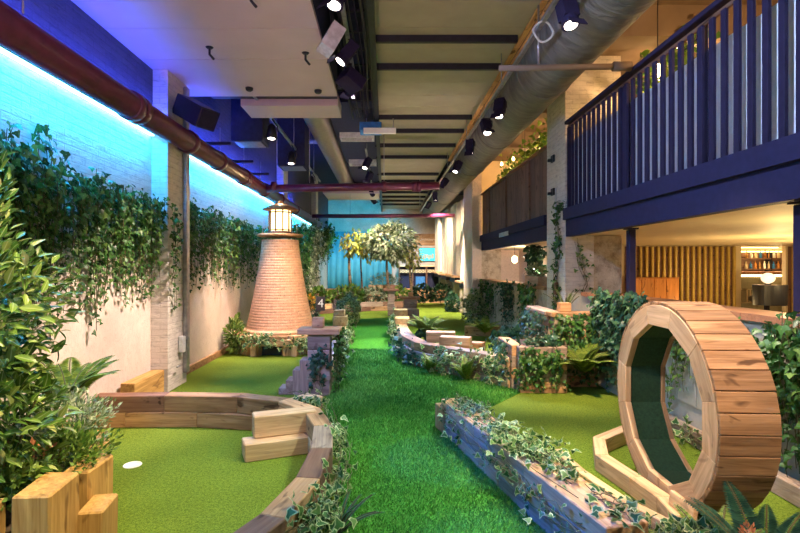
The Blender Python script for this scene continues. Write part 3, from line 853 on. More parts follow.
t = thing('overhead_pipe', 'burgundy pipe crossing the hall above the lighthouse lantern', 'pipe', (-0.9, 10.6, 3.28))
tube('pipe', [(-2.50, 10.6, 3.25), (0.3, 10.6, 3.30), (1.15, 10.6, 3.31)], 0.085, M['burgundy'], t, 16)
for x in (-2.35, -0.02, 0.62, 0.72):
    V, F = tubemesh([(x-0.05, 10.6, 3.295), (x+0.05, 10.6, 3.295)], 0.11, 16)
    L = Vector((x, 10.6, 3.295)); link_mesh('coupling', [v-L for v in V], F, M['burgundy'], t, L, None, True)
for x in (-1.6, -0.02):
    tube('hanger', [(x, 10.6, 3.37), (x, 10.6, 4.56 if x > -1 else 5.28)], 0.01, M['grey'], t, 6)
t = thing('overhead_pipe', 'thin red-brown pipe crossing above the big leafy tree', 'pipe', (0.2, 17.2, 3.35))
tube('pipe', [(-2.5, 17.2, 3.33), (2.4, 17.2, 3.35)], 0.07, M['burgundy'], t, 12)
for x in (-1.2, 1.2):
    tube('hanger', [(x, 17.2, 3.40), (x, 17.2, 5.25 if x < 0 else 4.6)], 0.01, M['grey'], t, 6)
for y, lab in ((3.45, 'first strut bracket over the pipe, below the panelled soffit'), (7.6, 'strut bracket over the pipe just past the loudspeaker'), (8.9, 'strut bracket over the pipe below the black duct box'), (10.1, 'strut bracket over the pipe where the crossing pipe starts')):
    t = thing('pipe_bracket', lab, 'bracket', (XL+0.03, y, 3.5))
    box('strut', (XL+0.33, y, 3.47), (0.62, 0.04, 0.04), M['black'], t, 0, 0)
    tube('rod', [(XL+0.46, y+0.03, 3.36), (XL+0.46, y+0.03, 3.72)], 0.007, M['grey'], t, 6)
t = thing('loudspeaker', 'black wall loudspeaker tilted down below the soffit corner', 'speaker', (-2.5, 6.55, 3.62))
R = Matrix.Rotation(-0.5, 3, 'Z') @ Matrix.Rotation(0.5, 3, 'Y')
box('cabinet', (-2.46, 6.5, 3.60), (0.52, 0.30, 0.26), M['black'], t, rot=R)
box('grille', Vector((-2.46, 6.5, 3.60))+R @ Vector((0.266, 0, 0)), (0.012, 0.27, 0.23), M['slat'], t, rot=R, bev=0)
tube('bracket', [(-2.75, 6.6, 3.75), (-2.6, 6.55, 3.72)], 0.02, M['black'], t, 8)
t = thing('cable_conduit', 'grey metal conduit running down the white brick pillar', 'conduit', (-2.72, 6.9, 0.1))
box('trunking', (-2.725, 6.86, 2.1), (0.06, 0.10, 3.9), M['grey'], t, 0, 0.01)
sb = box('switch_box', (-2.72, 6.70, 0.56), (0.07, 0.09, 0.22), M['palegrey'], t, 0, 0.01)
box('switch_plate', (-2.68, 6.70, 0.60), (0.012, 0.07, 0.09), M['bluepaint'], sb, 0, 0)
for q, (z, y) in enumerate(((0.30, 6.52), (0.62, 6.78))):
    tube('clip', [(-2.69, y-.05, z), (-2.69, y+.05, z)], 0.012, M['grey'], t, 6)
# ducts
def duct(x, z, r, y0, y1, label, mat, ribbed=True, step=0.09):
    t = thing('air_duct', label, 'duct', (x, (y0+y1)/2, z))
    pts, rs = [], []
    y = y0
    i = 0
    while y <= y1:
        pts.append((x, y, z)); rs.append(r*(1.0 if i % 2 else 0.91) if ribbed else r); y += step/2 if ribbed else 0.5; i += 1
    tube('duct_tube', pts, rs, mat, t, 28)
    return t
d = duct(-1.38, 4.62, 0.25, 8.3, 18.5, 'ribbed round metal duct hanging below the dark ceiling', M['corr'])
for y in (9.5, 12, 14.5):
    tube('hanger', [(-1.38, y, 4.85), (-1.38, y, 5.29)], 0.01, M['grey'], d, 6)
d = duct(2.25, 4.36, 0.40, -2.0, 25.0, 'wide grey fabric duct above the balcony railing', M['fabric'], False)
for y in (1, 4, 7, 10, 13, 16, 19, 22):
    V, F = tubemesh([(2.25+0.405*math.cos(a), y, 4.36+0.405*math.sin(a)) for a in np.linspace(0, 2*PI, 25)[:-1]], 0.012, 5, True)
    L = Vector((2.25, y, 4.36)); link_mesh('band', [v-L for v in V], F, M['fabric'], d, L, None, True)
    tube('hanger', [(2.25, y, 4.75), (2.25, y, 5.29)], 0.01, M['grey'], d, 6)
for i, (x0, x1, y0, y1, z0, z1, lab) in enumerate(((-2.62, -2.08, 8.5, 9.0, 3.74, 4.9, 'black square duct box beside the brick wall'), (-2.35, -1.75, 10.9, 11.5, 3.80, 4.9, 'black duct box above the second cone spotlight'))):
    t = thing('duct_box', lab, 'duct', ((x0+x1)/2, (y0+y1)/2, z0))
    box('casing', ((x0+x1)/2, (y0+y1)/2, (z0+z1)/2), (x1-x0, y1-y0, z1-z0), M['darkslab'], t)
    box('grille', ((x0+x1)/2, (y0+y1)/2, z0-0.008), (x1-x0-0.1, y1-y0-0.1, 0.012), M['grey'], t, 0, 0)
    for sx in (x0+.05, x1-.05):
        tube('hanger', [(sx, (y0+y1)/2, z1), (sx, (y0+y1)/2, 5.29)], 0.01, M['grey'], t, 6)
for x0, x1, y, z, lab in ((-2.0, -0.8, 9.6, 4.78, 'pale cross pipe nearest behind the soffit end'), (-2.1, -0.9, 11.6, 4.86, 'pale cross pipe passing over the ribbed duct'), (-2.2, -1.0, 14.2, 4.9, 'pale cross pipe beyond the vent grilles')):
    t = thing('cross_pipe', lab.replace('nearest ', ''), 'pipe', ((x0+x1)/2, y, z))
    tube('pipe', [(x0, y, z+0.25), (x1, y, z+0.25)], 0.07, M['palegrey'], t, 12)
    tube('hanger', [(x0+.1, y, z+.3), (x0+.1, y, 5.29)], 0.008, M['grey'], t, 6)
for x, y, lab in ((-0.62, 11.2, 'ceiling vent grille beside the blue projector'), (-0.62, 14.0, 'ceiling vent grille further along the dark bulkhead')):
    t = thing('vent_grille', lab, 'vent', (x, y, 4.5))
    for dx, dy, sx, sy in ((0, -.17, .76, .05), (0, .17, .76, .05), (-.355, 0, .05, .34), (.355, 0, .05, .34)):
        box('frame', (x+dx, y+dy, 4.50), (sx, sy, 0.115), M['palegrey'], t, 0, 0)
    for k in range(6):
        box('louvre', (x, y-.125+k*.05, 4.535), (0.66, 0.012, 0.04), M['grey'], t, 0, 0)
# projector with a white egg-crate grille in the ceiling gap
t = thing('projector', 'blue box projector with white grille under the ceiling beam', 'projector', (-0.2, 9.8, 4.2))
box('body', (-0.28, 9.8, 4.30), (0.42, 0.4, 0.16), M['bluepaint'], t)  # body coloured blue all over
box('grille', (-0.10, 9.55, 4.19), (0.62, 0.06, 0.11), M['white'], t)
for x in (-0.36, 0.16):
    tube('hanger', [(x, 9.7, 4.22), (x, 9.7, 4.47 if x > -0.2 else 4.56)], 0.01, M['grey'], t, 6)
# ceiling gap: cable tray, cables and boxes
t = thing('cable_tray', 'black cable tray with loose cables in the ceiling gap', 'cable tray', (-0.42, 8, 4.5))
for x in (-0.62, -0.22):
    box('side_rail', (x, 4.0, 4.48), (0.02, 11.4, 0.07), M['black'], t, 0, 0)
for k in range(22):
    box('rung', (-0.42, -1.4+k*0.5, 4.46), (0.40, 0.03, 0.02), M['black'], t, 0, 0)
for k in range(7):
    x = -0.6+k*0.055
    pts = [(x+0.025*math.sin(y*1.3+k), y, 4.43+0.04*math.sin(y*0.9+k*2)-0.02*(k % 3)) for y in np.arange(-1.5, 9.6, 0.4)]
    tube('cable', pts, 0.011 if k % 3 else 0.016, M['slat'] if k % 2 else M['black'], t, 6)
for x, y, z, s, rz, lab in ((-0.58, 5.4, 4.05, (.16, .22, .3), .4, 'white-sided floodlight hanging at the soffit edge'), (-0.45, 6.6, 4.05, (.28, .30, .16), .6, 'black angled ballast box at the soffit end')):
    t = thing('gear_box', lab, 'light fitting', (x, y, z))
    box('casing', (x, y, z), s, M['palegrey'] if 'white' in lab else M['slat'], t, rz, rot=Matrix.Rotation(rz, 3, 'Z') @ Matrix.Rotation(0.5, 3, 'Y'))
    tube('hanger', [(x, y, z), (x, y, 4.46)], 0.012, M['black'], t, 6)
for y, x, lab in ((4.3, -1.72, 'sprinkler head below the wide soffit panel'), (5.7, -2.0, 'sprinkler head at the second soffit seam'), (5.85, -0.93, 'sprinkler hook on the pinkish end of the soffit'), (4.55, -1.22, 'sprinkler head by the bare middle of the soffit'), (7.1, -0.95, 'black smoke detector on the soffit end panel'), (7.0, -1.9, 'small black smoke detector at the soffit corner')):
    t = thing('smoke_detector' if 'smoke' in lab else 'sprinkler', lab, 'detector' if 'smoke' in lab else 'sprinkler', (x, y, 4.1))
    if 'smoke' in lab:
        lathe('body', [(0.03, -0.045), (0.05, -0.03), (0.055, 0)], M['black'], t, (x, y, 4.099), 14)
    else:
        lathe('rose', [(0.03, -0.015), (0.045, 0)], M['black'], t, (x, y, 4.099), 14)
        tube('nozzle', [(x, y, 4.09), (x, y, 4.02), (x+.05, y, 3.96)], 0.014, M['black'], t, 8)
# wooden battens beside the ceiling sheets
t = thing('batten_panel', 'warm-lit timber batten strip along the ceiling sheets', 'ceiling batten', (1.88, 8, 4.6))
for k in range(9):
    x0 = 1.80
    for q in range(3):
        box('batten', (x0+q*0.085, 3.2+k*1.22+0.6, 4.60-0.02*q), (0.075, 1.2, 0.04), M['batten'], t)
t = thing('sprinkler_pipe', 'dark sprinkler pipe reaching across below the fabric duct', 'pipe', (2.2, 5.7, 3.86))
tube('pipe', [(1.3, 5.7, 3.86), (2.72, 5.7, 3.88)], 0.035, M['taupe'], t, 10)
tube('fitting', [(2.60, 5.7, 3.88), (2.80, 5.7, 3.88)], 0.055, M['taupe'], t, 12)
tube('drop', [(1.75, 5.7, 3.88), (1.75, 5.7, 4.58)], 0.012, M['grey'], t, 6)
t = thing('cable_coil', 'white cable coil hanging on the lighting track', 'cable', (1.66, 5.15, 4.0))
V, F = tubemesh([(0.10*math.cos(a), 0.02*math.sin(3*a), 0.10*math.sin(a)) for a in np.linspace(0, 2*PI, 25)[:-1]], 0.012, 6, True)
link_mesh('coil', V, F, M['palegrey'], t, (1.63, 5.15, 4.02), None, True)
# ------------------------------------------------------------------ lighting tracks and spotlights
def track(x, y0, y1, z, lab, zc):
    t = thing('lighting_track', lab, 'lighting track', (x, (y0+y1)/2, z))
    box('rail', (x, (y0+y1)/2, z), (0.045, y1-y0, 0.04), M['grey'], t, 0, 0)
    for y in np.arange(y0+.5, y1, 3.0):
        tube('hanger', [(x, y, z), (x, y, zc)], 0.008, M['grey'], t, 6)
track(1.63, 0.5, 23, 4.13, 'lighting track under the fabric duct above the path', 4.58)
track(-1.95, 7.2, 15.0, 4.15, 'slim lighting track beside the black duct box', 5.29)
track(-0.44, 0.2, 7.2, 4.30, 'lighting track inside the dark ceiling gap', 4.45)
track(-0.44, 11.5, 21.0, 4.30, 'lighting track in the gap over the big tree', 4.55)
def spot_fixture(p, target, lab, kind='box', zc=4.13, grp=None, tx=None):
    p = Vector(p)
    t = thing('track_spotlight', lab, 'spotlight', p, grp)
    d = (Vector(target)-p).normalized()
    R = d.to_track_quat('Z', 'Y').to_matrix()
    if kind == 'cone':
        V, F = tubemesh([(0, 0, -0.13), (0, 0, -0.10), (0, 0, 0.0), (0, 0, 0.12)], [0.03, 0.06, 0.085, 0.10], 20)
        link_mesh('housing', V, F, M['black'], t, p, R, True)
    else:
        V, F = merge([boxm((0, 0, -0.03), (0.15, 0.13, 0.2)), tubemesh([(0, 0, 0.05), (0, 0, 0.14)], [0.075, 0.085], 16)])
        link_mesh('housing', V, F, M['slat'], t, p, R)
    V, F = tubemesh([(0, 0, 0.141 if kind != 'cone' else 0.121), (0, 0, 0.146 if kind != 'cone' else 0.126)], 0.06, 18)
    link_mesh('lens', V, F, M['lens'], t, p, R)
    tube('yoke', [p+Vector((0.10, 0, 0)), p+Vector((0.10, 0, .09)), Vector((tx if tx is not None else p.x, p.y, zc-0.005))], 0.012, M['black'], t, 6)
    if kind != 'cone':
        box('barn_door', p+R @ Vector((0.0, 0.10, 0.19)), (0.16, 0.008, 0.10), M['slat'], t, rot=R @ Matrix.Rotation(-0.35, 3, 'X'), bev=0)
    return t
SF = [((1.76, 4.7), (2.0, 3.4, 0.3), 'big spotlight on the track closest to the balcony top'), ((1.76, 7.5), (1.0, 6.4, 0), 'upper spotlight of the pair below the dark duct side'), ((1.76, 8.5), (2.0, 6.3, 0), 'lower spotlight of the pair below the dark duct side'),
      ((1.72, 9.9), (1.4, 9.2, 0), 'third spotlight along the duct track, aimed straight down'), ((1.76, 11.9), (0, 11.0, 0), 'track spotlight level with the boarded railing'), ((1.72, 14.2), (-1, 17, 0), 'small track spotlight before the white boarded panels'),
      ((1.72, 16.8), (2.0, 18, 0), 'tiny track spotlight beside the white boarded panels'), ((1.72, 19.3), (0.6, 22, 1), 'tiny track spotlight near the end of the duct track')]
for (x, y), tg, lab in SF:
    spot_fixture((x-0.04, y, 3.98), tg, lab, 'box', 4.13, None, 1.63)
for y, tg, lab in ((3.2, (-2.2, 3.4, .3), 'spotlight in the ceiling gap at the top of the view'), (4.6, (-1.2, 3.6, 0), 'lit spotlight hanging in the dark ceiling gap'), (5.9, (-2.9, 5.4, 1), 'dark spotlight turned to the plaster wall in the gap'), (7.0, (-2.1, 9, 1.2), 'spotlight in the gap aimed at the lighthouse'),
                 (12.2, (-2.0, 11, .5), 'gap spotlight just past the blue projector'), (14.0, (-2, 16, .5), 'gap spotlight above the crossing burgundy pipe'), (17.0, (.2, 20, 2.4), 'gap spotlight aimed at the tree crown'), (19.0, (1.5, 22, 1), 'last gap spotlight before the far wall')):
    spot_fixture((-0.44, y, 4.12), tg, lab, 'box', 4.3)
for y, lab in ((8.6, 'dome spotlight hanging beside the black duct box'), (10.4, 'second dome spotlight, lower on the slim track'), (13.2, 'dome spotlight over the crossing burgundy pipe')):
    spot_fixture((-1.95, y, 3.92 if y < 10 else 3.86), (-2.0, y-0.3, 0), lab, 'cone', 4.15)
# ================================================================== GOLF COURSE
def normals(pts):
    out = []
    for i in range(len(pts)):
        a = Vector(pts[max(i-1, 0)]); b = Vector(pts[min(i+1, len(pts)-1)])
        d = (b-a).normalized()
        n = Vector((-d.y, d.x))
        if 0 < i < len(pts)-1:
            d1 = (Vector(pts[i])-a).normalized(); c = n.dot(Vector((-d1.y, d1.x)))
            n = n/max(c, 0.5)
        out.append((n.x, n.y))
    return out
def edging(name, label, pts, courses, wd, mats, cat='timber edging', group=None, z0=0.0, gap=0.006):
    """A low wall of sawn timbers following pts: courses = list of (z0, z1, shift) laid on top of each other."""
    t = thing(name, label, cat, (*pts[0], z0), group)
    for ci, (a, b, sh) in enumerate(courses):
        q = pts
        if sh:                                    # break the joints of this course
            q = [pts[0]]+[((pts[i][0]*(1-sh)+pts[i+1][0]*sh), (pts[i][1]*(1-sh)+pts[i+1][1]*sh)) for i in range(len(pts)-1)]+[pts[-1]]
        nn = normals(q)
        for i in range(len(q)-1):
            mitred(q[i], q[i+1], nn[i], nn[i+1], wd, a, b-0.002, mats[(i*3+ci*2+int(q[i][0]*7)) % len(mats)], t)
    return t
S3 = [M['sleeper'], M['ply'], M['sleeper'], M['sleeper_grey']]
# hole with its cup
t = thing('golf_hole_cup', 'white golf hole cup set in the bright turf', 'golf hole', (-2.03, 4.02, 0.0))
lathe('cup', [(0.0, 0.002), (0.062, 0.002), (0.062, 0.006), (0.068, 0.008), (0.07, 0.003)], M['white'], t, (-2.03, 4.02, 0.001), 28, cap=False)
# curved timber border of the first green
RING = [(-2.90, 5.02), (-2.2, 5.06), (-1.45, 5.02), (-0.98, 4.84), (-0.66, 4.52), (-0.50, 4.06), (-0.45, 3.55), (-0.47, 3.05), (-0.58, 2.58), (-0.78, 2.15), (-1.05, 1.8)]
edging('timber_border', 'curved two-course timber border around the bright putting green', RING, [(0, 0.15, 0.45), (0.15, 0.315, 0)], 0.155, [M['sleeper'], M['ply'], M['sleeper_dark'], M['sleeper'], M['sleeper_grey']])
t = thing('timber_block', 'short timber beam lying on top of another inside the curved border', 'timber beam', (-0.86, 4.3, 0.145))
sleeper((-1.13, 4.28), (-0.63, 4.48), 0.16, 0.146, 0.335, M['ply'], t, 'beam')
t = thing('timber_block', 'lower timber beam lying on the turf under a second beam', 'timber beam', (-0.86, 4.24, 0))
sleeper((-1.18, 4.16), (-0.60, 4.40), 0.20, 0.001, 0.145, M['ply'], t, 'beam')
t = thing('timber_block', 'golden timber block against the wall by the pillar foot', 'timber beam', (-2.85, 5.9, 0))
sleeper((-2.86, 5.55), (-2.86, 6.30), 0.16, 0.0, 0.30, M['sleeper_gold'], t, 'beam')
t = thing('timber_block', 'flat timber slab on the turf just behind the curved border', 'timber beam', (-0.95, 5.3, 0))
sleeper((-1.12, 5.25), (-0.80, 5.72), 0.24, 0.001, 0.14, M['ply'], t, 'beam')
# planter of upright sleepers in the corner
t = thing('sleeper_planter', 'planter of golden upright sleeper blocks under the leafy shrubs', 'planter', (-1.75, 2.5, 0))
SP = [(-1.98, 2.24, .42, .17, .52, .12), (-1.615, 2.39, .165, .28, .56, .1), (-1.665, 2.80, .15, .28, .50, .05), (-1.505, 2.62, .12, .22, .36, .15), (-1.80, 3.12, .16, .30, .44, .5), (-1.98, 3.42, .16, .30, .42, .6), (-2.2, 3.66, .16, .30, .40, .8), (-2.46, 3.84, .30, .16, .38, -.5), (-2.76, 3.96, .30, .16, .38, -.3)]
for i, (x, y, a, b, h, r) in enumerate(SP):
    box('upright_sleeper', (x, y, h/2), (a, b, h), M['sleeper_gold'], t, r, 0.008, None, 0.005)
plate('soil', [(-2.95, 2.2), (-1.75, 2.34), (-1.71, 2.55), (-1.76, 2.95), (-2.0, 3.3), (-2.3, 3.6), (-2.95, 3.85)], 0.0, 0.36, M['soil'], t)
# ---------------------------------------------------------------- lighthouse
LX, LY = -2.03, 9.7
t = thing('lighthouse', 'tapering brick lighthouse with glowing lantern by the ivy wall', 'lighthouse', (LX, LY, 0.36))
prof = []
for z in np.linspace(0.40, 2.16, 36):
    q = (z-0.40)/1.76
    r = 0.345+0.30*(1-q)**1.35
    prof.append((r, z-0.36)); 
fl = []
for i, (r, z) in enumerate(prof[:-1]):           # courses step in slightly, shingle fashion
    fl += [(r, z), (r+0.004, z+0.003), (prof[i+1][0]+0.004, prof[i+1][1]-0.004)]
fl.append(prof[-1])
lathe('tower', fl, M['brick_round'], t, (LX, LY, 0.36), 48, True, 0.47)
lathe('foot_ring', [(0.70, 0.36-.36), (0.72, 0.37-.36), (0.71, 0.41-.36), (0.64, 0.425-.36)], M['ply'], t, (LX, LY, 0.36), 40)
lathe('gallery', [(0.36, 0), (0.44, 0.015), (0.44, 0.055), (0.30, 0.065)], M['sleeper'], t, (LX, LY, 2.165), 36)
L = lathe('lantern', [(0.195, 0), (0.195, 0.43)], M['lantern'], t, (LX, LY, 2.25), 24)
lathe('base_ring', [(0.25, 0), (0.25, 0.04), (0.21, 0.05)], M['sleeper_dark'], L, (LX, LY, 2.231), 24)
lathe('roof', [(0.25, 0), (0.34, 0.012), (0.33, 0.035), (0.22, 0.09), (0.10, 0.135), (0.05, 0.145), (0.05, 0.185), (0.0, 0.195)], M['capwood'], L, (LX, LY, 2.68), 32)
for k in range(10):
    a = 2*PI*k/10+.1
    box('bar', (LX+0.215*math.cos(a), LY+0.215*math.sin(a), 2.47), (0.022, 0.022, 0.43), M['sleeper_dark'], L, a, 0)
for z in (2.30, 2.64):
    V, F = tubemesh([(0.22*math.cos(a), 0.22*math.sin(a), 0) for a in np.linspace(0, 2*PI, 25)[:-1]], 0.012, 6, True)
    link_mesh('hoop', V, F, M['sleeper_dark'], L, (LX, LY, z), None, True)
for k in range(4):
    a = PI/4+k*PI/2
    tube('stay', [(LX+.40*math.cos(a), LY+.40*math.sin(a), 2.225), (LX+.36*math.cos(a), LY+.36*math.sin(a), 2.50)], 0.008, M['grey'], t, 6)
lamp('POINT', 'lantern_light', (LX, LY, 2.92), (1, .7, .35), 8, None, 0.05)
t = thing('lighthouse_plinth', 'log-walled round plinth with ball tunnel below the lighthouse', 'plinth', (LX, LY, 0))
R0 = 0.80
nlog = 26
for k in range(nlog):
    a = 2*PI*k/nlog
    da = abs((a-1.5*PI-0.06+PI) % (2*PI)-PI)
    if da < 0.30: continue
    hh = 0.30 if k % 3 else 0.24
    box('log', (LX+R0*math.cos(a), LY+R0*math.sin(a), hh/2+.001), (0.13, 0.185, hh), [M['sleeper'], M['sleeper_grey'], M['ply']][k % 3], t, a, 0.012, None, 0.004)
for k in range(12):
    a = 2*PI*k/12+0.12
    box('cap', (LX+0.76*math.cos(a), LY+0.76*math.sin(a), 0.305+.028), (0.24, 0.385, 0.055), [M['ply'], M['sleeper']][k % 2], t, a, 0.008)
box('lintel', (LX+0.06, LY-R0-0.01, 0.245), (0.60, 0.14, 0.115), M['ply'], t)
for sx in (-.30, .42):
    box('jamb', (LX+sx, LY-R0+0.0, 0.10), (0.10, 0.13, 0.19), M['ply'], t)
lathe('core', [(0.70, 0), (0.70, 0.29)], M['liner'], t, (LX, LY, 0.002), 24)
box('tunnel_shade', (LX+0.06, LY-R0+0.10, 0.095), (0.50, 0.02, 0.185), M['black'], t, 0, 0)  # black sheet stands in for the shade inside the opening
# low kerb logs beside the plinth
# ---------------------------------------------------------------- post with plate and steps
def plate_post(lab, x, y, h, wd, cap, block, steps=None, mat=None, capmat=None):
    t = thing('timber_post', lab, 'timber post', (x, y, 0))
    n = 4
    for k in range(n):
        box('post_block', (x, y, h*(k+.5)/n), (wd*(1+.04*(k % 2)), wd, h/n-.004), mat or M['sleeper_grey'], t, 0.03*(k % 2))
    box('cap_plate', (x, y, h+.035), (cap[0], cap[1], 0.07), capmat or M['sleeper'], t)
    if block:
        box('top_block', (x+block[1], y, h+.072+block[0]/2), (block[0]*1.1, block[0], block[0]), capmat or M['sleeper'], t)
    for i, (sx, sy, sh, w_) in enumerate(steps or []):
        box('step', (x+sx, y+sy, sh/2), (w_, wd*.9, sh), M['sleeper_grey'], t)
    return t
plate_post('stepped timber post with a broad cap plate beside the path', -0.82, 6.30, 0.76, 0.27, (0.52, 0.34), (0.13, -0.02), [(-0.19, 0.02, 0.44, 0.10), (-0.28, 0.04, 0.31, 0.10), (-0.37, 0.06, 0.18, 0.10), (-0.46, 0.06, 0.08, 0.10)])
plate_post('slim bluish timber post with dark cap at the path end', 0.20, 16.3, 0.80, 0.22, (0.50, 0.36), (0.13, 0.05), None, M['sleeper_grey'], M['sleeper_dark'])
plate_post('ivy-clad timber post with plant on its plate, beside the far path', 0.72, 14.4, 0.66, 0.36, (0.56, 0.40), (0.13, 0.02), [(0.05, -0.45, 0.42, 0.34), (0.02, -0.85, 0.24, 0.40)])
# path-side timber runs
W1 = [(-0.80, 6.52), (-0.80, 7.5), (-0.82, 8.6), (-0.88, 9.8), (-0.95, 11.2), (-1.02, 12.4), (-1.08, 13.4)]
edging('timber_edging', 'stepped timber edging running back from the capped post', W1, [(0, 0.16, 0.4), (0.16, 0.32, 0)], 0.18, S3)
for i, (x, y, z, w_, l, h, lab) in enumerate(((-0.90, 8.9, .32, .26, .34, .16, 'timber step block on the edging behind the capped post'), (-0.97, 10.9, .32, .30, .36, .20, 'square timber block on the edging next to the clipped bush'), (-1.0, 11.0, .525, .24, .30, .12, 'small top block of the pile beside the clipped bush'))):
    t = thing('timber_block', lab, 'timber block', (x, y, z))
    sleeper((x, y-l/2), (x, y+l/2), w_, z+.001, z+h, M['ply'], t, 'beam')
W2 = [(0.45, 13.9), (0.38, 12.4), (0.33, 10.6), (0.36, 9.2), (0.44, 8.3), (0.70, 7.72), (1.30, 7.16), (1.70, 6.6)]
edging('timber_edging', 'curving ivy-covered timber wall along the path and terrace', W2, [(0, 0.13, 0.5), (0.13, 0.26, 0), (0.26, 0.40, 0.5)], 0.22, [M['sleeper'], M['sleeper_grey'], M['sleeper'], M['ply']])
for (a, b, w_, z0, z1, lab) in (((0.86, 7.74), (1.30, 7.58), .20, .40, .53, 'lower timber of the stacked pair on the terrace wall'), ((0.66, 8.02), (1.12, 7.98), .20, .40, .56, 'upright-set timber at the bend of the terrace wall'), ((1.18, 8.1), (1.56, 7.9), .20, .001, .40, 'short timber tucked behind the stacked pair'),
                               ((0.36, 10.4), (0.37, 10.9), .30, .40, .52, 'timber cap piece on the path wall before the far post'), ((0.36, 11.3), (0.37, 11.7), .30, .40, .62, 'taller timber step on the path wall by the far post'), ((1.85, 11.6), (2.8, 11.5), .20, .001, .22, 'long timber beam on the turf below the yellow-green fern')):
    t = thing('timber_block', lab, 'timber beam', (*a, z0))
    sleeper(a, b, w_, z0+.001, z1, M['ply'] if z0 > .1 else M['sleeper'], t, 'beam')
# terrace boxes before the white column
t = thing('timber_planter', 'low ivy-faced timber planter box at the corner of the terrace', 'planter', (1.98, 6.6, 0))
for k in range(4):
    sleeper((1.70, 6.40), (2.30, 6.38), 0.16, 0.15*k*0.97, 0.15*(k+1)*0.97-.003, [M['sleeper'], M['sleeper_grey']][k % 2], t)
    sleeper((1.72, 6.48), (1.72, 7.25), 0.16, 0.15*k*0.97, 0.15*(k+1)*0.97-.003, [M['sleeper'], M['sleeper_grey']][(k+1) % 2], t)
plate('soil', [(1.80, 6.48), (2.2, 6.48), (2.2, 7.3), (1.80, 7.3)], 0.0, 0.54, M['soil'], t)
t = thing('timber_planter', 'tall ivy-faced timber planter box below the white brick column', 'planter', (2.45, 7.1, 0))
for k in range(6):
    sleeper((2.24, 6.70), (2.82, 6.70), 0.16, 0.155*k, 0.155*(k+1)-.003, [M['sleeper'], M['sleeper_grey']][k % 2], t)
    sleeper((2.30, 6.80), (2.30, 7.80), 0.16, 0.155*k, 0.155*(k+1)-.003, [M['sleeper'], M['sleeper_grey']][(k+1) % 2], t)
plate('soil', [(2.38, 6.78), (2.82, 6.78), (2.82, 7.8), (2.38, 7.8)], 0.0, 0.88, M['soil'], t)
sleeper((2.20, 6.72), (2.84, 6.72), 0.24, 0.93, 0.99, M['sleeper'], t, 'cap')
sleeper((2.30, 6.86), (2.30, 7.86), 0.22, 0.93, 0.985, M['sleeper_grey'], t, 'cap')
t = thing('timber_block', 'small square block standing on the tall terrace planter', 'timber block', (2.46, 7.0, .99))
box('beam', (2.42, 6.76, 1.053), (0.15, 0.14, 0.12), M['sleeper'], t)
# ---------------------------------------------------------------- ivy-topped timber wall beside the loop
W3 = [(0.67, 4.90), (0.84, 4.08), (1.02, 3.28), (1.21, 2.49)]
t = edging('timber_edging', 'ivy-topped blue-lit timber wall between path and wooden loop', W3, [(0, 0.10, 0.55), (0.10, 0.20, 0.25), (0.20, 0.315, 0)], 0.25, [M['sleeper_grey'], M['sleeper_grey'], M['sleeper']])
box('end_block', (0.58, 4.86, 0.13), (0.12, 0.22, 0.24), M['sleeper'], t, 0.25)
# ---------------------------------------------------------------- wooden loop
cx, cy, cz, RO, RI, WD = 1.855, 3.40, 0.680, 0.660, 0.530, 0.305
t = thing('wooden_loop', 'big twelve-sided wooden loop-the-loop tunnel on the turf', 'golf obstacle', (cx, cy, 0))
NS = 12
ang = [2*PI*(k+.5)/NS for k in range(NS+1)]
def rim(x0, x1, name, mat):
    for k in range(NS):
        d3 = (ang[k+1]-ang[k])/3
        cor = [(RO, ang[k]), (RO, ang[k]+d3), (RO, ang[k]+2*d3), (RO, ang[k+1]), (RI, ang[k+1]), (RI, ang[k])]
        pts = [Vector((0, r*math.cos(a), r*math.sin(a))) for r, a in cor]
        mid = sum(pts, Vector())/6
        am = (ang[k]+ang[k+1])/2
        R = Matrix.Rotation(am+PI/2, 3, 'X')            # board's own X along the world x? keep grain along the chord
        ex = Vector((0, -math.sin(am), math.cos(am))); ey = Vector((1, 0, 0)); ez = ex.cross(ey)
        B = Matrix((ex, ey, ez)).transposed()
        Bi = B.transposed()
        bm = bmesh.new()
        v0 = [bm.verts.new(Bi @ ((p-mid)*0.997+Vector((-(x1-x0)/2, 0, 0)))) for p in pts]
        v1 = [bm.verts.new(Bi @ ((p-mid)*0.997+Vector(((x1-x0)/2, 0, 0)))) for p in pts]
        bm.faces.new(v0); bm.faces.new(v1[::-1])
        for i in range(6):
            bm.faces.new((v0[i], v1[i], v1[(i+1) % 6], v0[(i+1) % 6]))
        bmesh.ops.recalc_face_normals(bm, faces=bm.faces[:])
        bmesh.ops.bevel(bm, geom=bm.edges[:], offset=0.003, segments=1, affect='EDGES')
        me = bpy.data.meshes.new(name); bm.to_mesh(me); bm.free(); me.materials.append(mat)
        o = bpy.data.objects.new(name, me); COL.objects.link(o)
        place(o, t, (cx+(x0+x1)/2, cy+mid.y, cz+mid.z), B)
rim(0.0, 0.045, 'front_rim_board', M['ply'])
rim(WD-0.03, WD, 'back_rim_board', M['sleeper'])
NP = 36
for k in range(NP):
    am = 2*PI*(k+.5)/NP
    nrm = Vector((0, math.cos(am), math.sin(am)))
    ex = Vector((1, 0, 0)); ey = Vector((0, -math.sin(am), math.cos(am))); ez = ex.cross(ey)
    B = Matrix((ex, ey, ez)).transposed()
    c = nrm*(RO+0.009)
    box('rim_plank', (cx+WD/2+0.012+random.uniform(-.003, .003), cy+c.y, cz+c.z), (WD+0.02, 2*PI*(RO+.009)/NP-0.004, 0.022), M['deck'], t, rot=B, bev=0.003)
V, F = [], []
